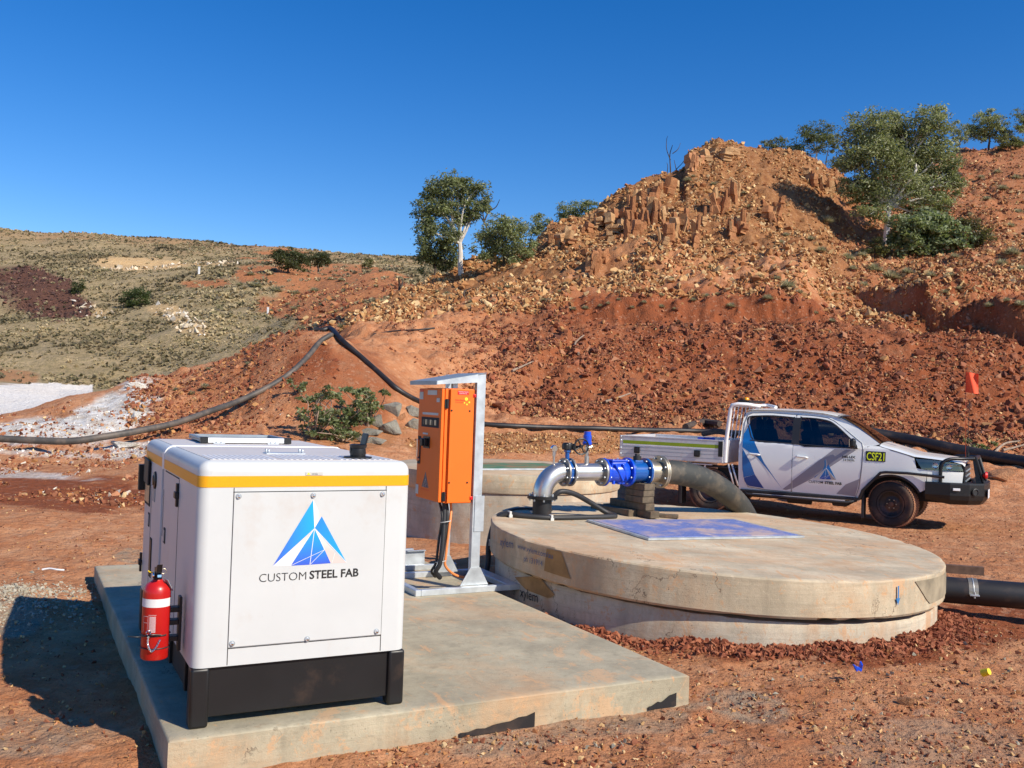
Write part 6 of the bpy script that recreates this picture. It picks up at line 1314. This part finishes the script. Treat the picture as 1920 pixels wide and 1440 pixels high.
tree('gum_tree', 'green tree rising behind the left ridge line', 'tree', (1085, 430), 64, [(1070, 395, 24, 16), (1098, 390, 22, 14), (1055, 410, 14, 12), (1112, 398, 12, 10)], 4200, .17, GUM, DB, seed=10, r0=.08, snap=False)
tree('gum_tree', 'large spreading gum tree with white branches on the right slope', 'tree', (1660, 462), 49, [(1640, 232, 38, 28), (1615, 262, 30, 24), (1690, 232, 22, 20), (1745, 235, 36, 28), (1765, 215, 18, 14), (1600, 300, 28, 24), (1650, 290, 44, 32), (1705, 290, 44, 36), (1755, 290, 34, 30), (1625, 345, 38, 26), (1690, 350, 50, 28), (1755, 345, 40, 24), (1785, 320, 20, 18), (1600, 345, 20, 20), (1740, 375, 36, 16), (1625, 380, 24, 14), (1788, 345, 16, 16), (1665, 255, 26, 22), (1648, 398, 30, 16), (1715, 400, 30, 14), (1760, 385, 22, 14)], 46000, .18, GUM, WB, fork=(1668, 385), r0=.19, seed=12)
tree('gum_tree', 'slimmer white trunked gum just behind the large spreading gum', 'tree', (1706, 410), 54, [(1700, 330, 24, 20), (1725, 310, 18, 20), (1715, 270, 16, 18)], 3000, .16, GUM, WB, fork=(1705, 370), r0=.10, seed=13, snap=False)
tree('leafy_shrub', 'pale bright leafy shrub at the foot of the large spreading gum', 'shrub', (1735, 480), 47.5, [(1700, 430, 30, 24), (1740, 425, 34, 28), (1775, 445, 30, 24), (1725, 462, 34, 20), (1805, 450, 16, 14), (1690, 460, 18, 20)], 8000, .19, PALE, DB, seed=14, r0=.05, asp=.7, droop=0)
tree('dark_shrub', 'dull brown-green shrub right of the pale leafy shrub', 'shrub', (1820, 470), 50, [(1815, 430, 24, 22), (1838, 450, 22, 20), (1805, 415, 12, 12)], 4500, .13, [(.10, .075, .035), (.075, .06, .028), (.13, .10, .05)], DB, seed=15, r0=.05)
tree('low_shrub', 'low green shrub at the trunk base of the large spreading gum', 'shrub', (1640, 480), 47, [(1640, 462, 22, 14), (1655, 475, 18, 10)], 1600, .14, OLIVE, DB, seed=16, r0=.04)
tree('gum_tree', 'feathery gum on the ridge right of the summit', 'tree', (1528, 335), 62, [(1515, 250, 22, 16), (1540, 245, 24, 18), (1510, 278, 22, 22), (1548, 268, 20, 16), (1500, 300, 16, 16)], 5200, .15, [(.12, .14, .055), (.16, .18, .08), (.09, .115, .045)], WB, fork=(1532, 285), r0=.07, seed=17, snap=False)
tree('thin_tree', 'thin dark stemmed sapling right of the feathery ridge gum', 'tree', (1548, 325), 62, [(1560, 262, 14, 12), (1565, 280, 8, 10)], 800, .14, GUM, DB, fork=(1552, 285), r0=.04, seed=18, snap=False)
tree('olive_bush', 'olive bush on the ridge just right of the summit', 'bush', (1458, 300), 64, [(1455, 275, 20, 14), (1472, 282, 16, 12), (1440, 270, 10, 9)], 2600, .14, OLIVE, DB, seed=19, r0=.05, snap=False)
tree('olive_bush', 'darker olive bush between the ridge bush and the feathery gum', 'bush', (1495, 315), 63, [(1492, 292, 14, 16), (1480, 285, 10, 10)], 2000, .14, OLIVE, DB, seed=20, r0=.05, snap=False)
tree('gum_tree', 'broad dark gum on the far right skyline', 'tree', (1855, 283), 80, [(1850, 228, 22, 16), (1870, 245, 22, 16), (1835, 250, 20, 14), (1855, 215, 14, 10), (1885, 255, 14, 12), (1820, 240, 14, 12)], 6000, .2, GUM, DB, seed=21, r0=.10)
tree('thin_tree', 'thin pale sapling on the skyline left of the broad dark gum', 'tree', (1798, 292), 78, [(1796, 240, 12, 12), (1803, 255, 10, 14), (1790, 262, 8, 10)], 1300, .18, GUM, DB, seed=22, r0=.05)
tree('olive_bush', 'yellowish bush on the far right skyline under the broad gum', 'bush', (1895, 280), 79, [(1888, 268, 16, 10), (1908, 265, 14, 10)], 2400, .16, OLIVE, DB, seed=23, r0=.05)
tree('gum_tree', 'gum tree cut by the right edge of the frame', 'tree', (1930, 275), 79, [(1920, 218, 16, 16), (1935, 235, 16, 18), (1915, 240, 10, 10)], 2600, .18, GUM, DB, seed=24, r0=.08)
tree('olive_bush', 'grey-green bush on the skyline behind the large spreading gum', 'bush', (1580, 325), 66, [(1580, 308, 24, 12), (1600, 300, 16, 10)], 2200, .15, OLIVE, DB, seed=25, r0=.05, snap=False)
tree('hill_bush', 'larger dark bush on the far left hill skyline', 'bush', (540, 512), 95, [(538, 485, 26, 15), (555, 492, 20, 14), (518, 480, 14, 10), (535, 470, 14, 8)], 4500, .24, [(.075, .085, .032), (.055, .065, .026), (.10, .11, .045)], DB, sheet=2, seed=26, r0=.12)
tree('hill_bush', 'smaller bush right of the larger dark bush on the far hill', 'bush', (597, 505), 95, [(595, 482, 20, 12), (605, 488, 12, 10)], 2200, .24, [(.10, .11, .05), (.08, .09, .038)], DB, sheet=2, seed=27, r0=.10)
tree('hill_bush', 'round green bush in the middle of the left hillside', 'bush', (255, 575), 75, [(252, 555, 20, 16), (266, 560, 14, 14), (240, 562, 12, 10)], 2800, .2, [(.09, .12, .035), (.07, .095, .03)], DB, sheet=2, seed=28, r0=.06)
tree('hill_bush', 'small green shrub left of the round hillside bush', 'bush', (148, 552), 88, [(148, 538, 12, 12)], 1000, .2, [(.09, .11, .04), (.07, .09, .03)], DB, sheet=2, seed=29, r0=.05)
tree('hill_bush', 'tiny bush on the skyline left of the white gum', 'bush', (690, 505), 95, [(690, 495, 10, 9)], 700, .22, OLIVE, DB, sheet=2, seed=30, r0=.05)
# bare trees
def bare(name, label, base, Y, lines, r0=.08, snap=True, mt=DB):
    p = hit(base[0], base[1], 1, Y*.8) if snap else atY(base[0], base[1], Y); root = thing(name, label, 'dead tree', p); rr = random.Random(len(label))
    for i, ln in enumerate(lines):
        P = [atY(x, y, p.y+rr.uniform(-.2, .2)*j)-p for j, (x, y) in enumerate(ln)]; 
        if i == 0: P[0] = Vector((0, 0, -.2))
        P = spline(P, 4); k = r0*(1 if i == 0 else .55); MB().tube(P, [k*(1-.75*j/len(P)) for j in range(len(P))], 6).build('trunk' if i == 0 else 'branch', mt, root)
    return root
bare('dead_tree', 'bare black forked tree in front of the round green tree', (923, 495), 50, [[(923, 495), (922, 460), (918, 440), (908, 415), (905, 395)], [(918, 440), (930, 425), (942, 405), (948, 402)], [(908, 415), (916, 398), (930, 388), (937, 374)], [(910, 420), (900, 405), (893, 398)], [(918, 398), (914, 384)], [(930, 425), (945, 420), (952, 410)], [(905, 400), (910, 385), (908, 375)]], .085)
bare('dead_tree', 'burnt forked dead tree on the ridge just left of the summit', (1258, 334), 58, [[(1256, 336), (1257, 315), (1256, 290), (1261, 272)], [(1257, 300), (1250, 280), (1250, 262), (1252, 255)], [(1261, 288), (1271, 280), (1276, 268)], [(1260, 334), (1268, 318), (1280, 305), (1290, 288), (1303, 274)], [(1268, 318), (1264, 300)], [(1250, 335), (1252, 312), (1250, 305)]], .055, snap=False)
bare('burnt_stump', 'short burnt stump with two prongs on the low left slope', (749, 546), 44, [[(750, 548), (749, 535), (747, 520)], [(751, 540), (755, 530), (754, 521)]], .09)
bare('burnt_stump', 'low curved burnt branch right of the two pronged stump', (872, 560), 42, [[(875, 562), (870, 552), (872, 545), (884, 540)]], .06)
for i, (pts, l) in enumerate([([(1085, 668), (1078, 650), (1086, 640), (1095, 633)], 'dead branch sticking up from the upper cut bank'), ([(960, 700), (978, 692), (1000, 682)], 'dead branch lying above the orange cabinet'), ([(1135, 758), (1160, 750), (1182, 742)], 'pale stick on the lower bank'), ([(1858, 862), (1882, 838), (1912, 832)], 'pale curved branch by the pipe at the right edge'), ([(1880, 850), (1900, 845), (1925, 838)], 'second pale branch at the right edge'), ([(1285, 806), (1318, 797), (1350, 800)], 'dark log lying at the toe of the bank behind the tray')]):
    P = spline([hit(x, y, 1, 20)+Vector((0, 0, .08)) for x, y in pts], 5); o_ = P[0].copy(); c = MB().tube([p-o_ for p in P], [.045*(1-.6*j/len(P)) if i < 5 else .10 for j in range(len(P))], 7).build('dead_branch', M['log'] if i < 5 else DB); c.location = o_; tag(c, l, 'branch', 'dead branches on the bank')
# plants by the boulders
def tobacco(name, label, x, y, w_, h_, n, seed, stems=6):
    p = hit(x, y, 1, 14); k = p.y/F_PX; root = thing(name, label, 'plant', p); rr = random.Random(seed); cl = []
    for i in range(stems):
        t_ = Vector((rr.uniform(-1, 1)*w_*k*.62, rr.uniform(-.5, .5), h_*k*rr.uniform(.3, 1.05))); mb = MB(); limb(mb, (0, 0, -.05), t_, .016, .006, .16, seed+i); mb.build('stem', M['log'], root); cl.append((tuple(t_), (w_*k*.13, w_*k*.13, h_*k*.12)))
        cl.append((tuple(t_*.55), (w_*k*.10, w_*k*.10, h_*k*.10)))
    leaf_cloud(cl, n, .085, [(.19, .23, .09), (.27, .31, .14), (.12, .16, .06), (.34, .37, .20)], 0, .6, seed, root, 'leaves')
tobacco('weed', 'straggly tall weed with bare pale stems behind the generator roof', 588, 822, 80, 100, 800, 41, 13)
tobacco('weed', 'dense green weed in the middle of the plant clump', 640, 812, 96, 82, 1500, 42, 12)
tobacco('weed', 'green weed leaning against the grey boulders', 690, 800, 76, 68, 1500, 43, 11)
tobacco('weed', 'low green weed at the front of the plant clump', 645, 826, 120, 36, 1400, 44, 10)
tobacco('weed', 'small green weed by the thick pipe beyond the bull bar', 1838, 850, 34, 26, 500, 45, 5)
tobacco('weed', 'small weed at the crest foot left of the clump', 560, 735, 26, 20, 250, 46, 4)
# grass tussocks one can tell apart
def tussock_mesh(seed, name='spinifex_tussock'):
    r = np.random.default_rng(seed); n = 260; a = r.uniform(0, 2*math.pi, n); e = np.arccos(r.random(n)*.96); d = np.stack([np.cos(a)*np.sin(e), np.sin(a)*np.sin(e), np.cos(e)*.8], 1)
    s_ = np.cross(d, [0, 0, 1.0]); s_ /= np.linalg.norm(s_, axis=1)[:, None]+1e-6; L = r.uniform(.75, 1.05, (n, 1)); b0 = d*.25
    V = np.stack([b0-s_*.045, b0+s_*.045, d*L], 1).reshape(-1, 3); Fc = np.arange(n*3).reshape(-1, 3)
    c = np.array([(.38, .36, .20), (.48, .45, .27), (.28, .28, .15), (.56, .52, .34)])[r.integers(0, 4, n)]
    return np_mesh(name, V, Fc, GRASSM, False, {'tint': np.repeat(c, 3, 0)})
TM = [tussock_mesh(s) for s in range(5)]
TS = [(882, 565, 14), (1075, 578, 16), (1098, 575, 18), (1126, 572, 14), (1140, 568, 13), (1185, 575, 13), (1208, 565, 14), (1240, 572, 18), (1265, 578, 12), (1240, 552, 16), (1325, 552, 18), (1345, 550, 12), (1371, 570, 24), (1422, 516, 22), (1478, 530, 40), (1440, 555, 26), (1458, 520, 18), (1620, 530, 26), (1590, 478, 34), (1465, 452, 18), (1474, 438, 18), (1540, 465, 26), (1618, 475, 26), (1640, 498, 40), (1670, 512, 44), (1700, 505, 30), (1745, 512, 26), (1780, 512, 20), (1600, 500, 22), (1898, 468, 38), (1878, 490, 30), (1915, 500, 24), (1856, 570, 26), (1915, 568, 30), (1888, 560, 20), (1760, 420, 20), (1790, 478, 24), (1480, 612, 20), (1262, 340, 18), (1290, 335, 20), (1300, 330, 12), (1240, 355, 14), (1338, 344, 16), (1395, 360, 14), (1405, 385, 14), (1550, 410, 34), (1520, 445, 22), (935, 540, 16), (952, 536, 14), (838, 548, 16), (820, 545, 12), (905, 548, 12), (700, 530, 14), (1050, 545, 14), (1020, 560, 12), (1060, 530, 12), (1175, 480, 14), (1200, 500, 12), (1330, 500, 14), (1260, 520, 14), (1800, 540, 20), (1820, 400, 16), (1850, 370, 20), (1880, 350, 24), (1905, 330, 22), (1870, 320, 18), (1840, 330, 16), (1770, 545, 20), (1590, 540, 18), (1560, 520, 16), (1500, 545, 18), (1410, 545, 14), (1300, 560, 16), (1160, 560, 12), (980, 575, 12), (1895, 420, 22), (1860, 440, 18), (1910, 395, 20), (330, 728, 18), (385, 722, 26), (360, 735, 18), (465, 680, 16), (390, 690, 14), (640, 608, 26), (1560, 600, 18), (1530, 585, 14)]
TL = {(1478, 530): 'widest pale tussock in the middle of the hill face below the summit', (1422, 516): 'tussock up and left of the widest pale tussock', (1440, 555): 'tussock below and left of the widest pale tussock', (1371, 570): 'tussock on the lip of the red scarp', (1670, 512): 'largest tussock below the large spreading gum', (1640, 498): 'wide tussock just left below the spreading gum trunk', (1898, 468): 'rounded tussock near the right edge level with the pale shrub', (1878, 490): 'tussock just below the rounded one near the right edge', (1590, 478): 'tussock in the shade left of the spreading gum trunk', (1550, 410): 'dark tussock inside the tree shadow on the hill', (640, 608): 'green tussock on the red slope right above the mound crest', (385, 722): 'grey tussock on the low left end of the mound', (1098, 575): 'dark tussock at the left end of the red scarp', (1480, 612): 'pale tussock on the bench at the foot of the scarp'}
for i, (x, y, w_) in enumerate(TS):
    p = hit(x, y+w_*.25, 1, 18); k = p.y/F_PX; o = mesh_obj('spinifex_tussock', TM[i % 5]); o.location = p; o.scale = (w_*k*.62, w_*k*.62, w_*k*.62); o.rotation_euler = (0, 0, i*1.3); tag(o, TL.get((x, y), 'round grey-green spinifex tussock growing among the stones of the hill'), 'grass tussock', 'spinifex tussocks on the rocky hill')
TS2 = [(555, 545, 22), (520, 540, 26), (508, 580, 16), (525, 580, 18), (540, 568, 16), (552, 575, 20), (538, 590, 16), (500, 590, 14), (560, 572, 12), (650, 470+60, 12), (480, 530, 30), (450, 530, 22), (590, 540, 26), (620, 520, 18), (640, 522, 18), (470, 510, 22), (300, 480, 14)]
for i, (x, y, w_) in enumerate(TS2):
    p = hit(x, y+w_*.25, 2, 42); k = p.y/F_PX; o = mesh_obj('spinifex_tussock', TM[i % 5]); o.location = p; o.scale = (w_*k*.6, w_*k*.6, w_*k*.5); o.rotation_euler = (0, 0, i*1.3); tag(o, 'dark tussock dotted over the bare red slope in the distance', 'grass tussock', 'tussocks on the far red slope')
# ------------------------------------------------------------------ small things
for i, (x, y, l) in enumerate([(373, 514, 'white marker post near the pale quarry cut on the left hill'), (502, 590, 'white marker post at the edge of the red slope')]):
    p = hit(x, y, 2, 45); k = p.y/F_PX; o = MB().box(-1.6*k, 1.6*k, -1.6*k, 1.6*k, -.2, 13*k, .01).box(-1.9*k, 1.9*k, -1.9*k, 1.9*k, 13*k, 14*k).build('marker_post', M['whiteprint']); o.location = p; tag(o, l, 'post')
p = atZ(1609, 1258, .17); o = MB().obox((0, 0, .015), (.05, .022, .022), rz=.3, ry=.4, bev=.004).obox((.02, .01, .03), (.012, .04, .05), rx=.4, bev=.003).obox((-.02, 0, .02), (.012, .03, .045), ry=-.5, bev=.003).build('blue_clip', M['blue']); o.location = p; tag(o, 'small broken blue plastic fitting on the earth in front of the tank', 'litter')
p = atZ(1842, 1262, .15); o = MB().lathe([(.026, 0), (.022, .05), (0, .05)], n=20).lathe([(.023, .004), (0, .006)], n=16).build('yellow_cap', M['yellow']); o.location = p; o.rotation_euler = (1.1, .3, .5); tag(o, 'small yellow plastic cap lying on the earth at the right', 'litter')
p = atZ(98, 1073, .22); o = MB().tube(spline([(-.09, 0, 0), (-.03, .01, .01), (.04, -.005, .006), (.10, .01, 0)]), .008, 8).build('white_stick', M['whiteprint']); o.location = p; o.location.z += .02; tag(o, 'short white stick on the ground left of the slab', 'litter')
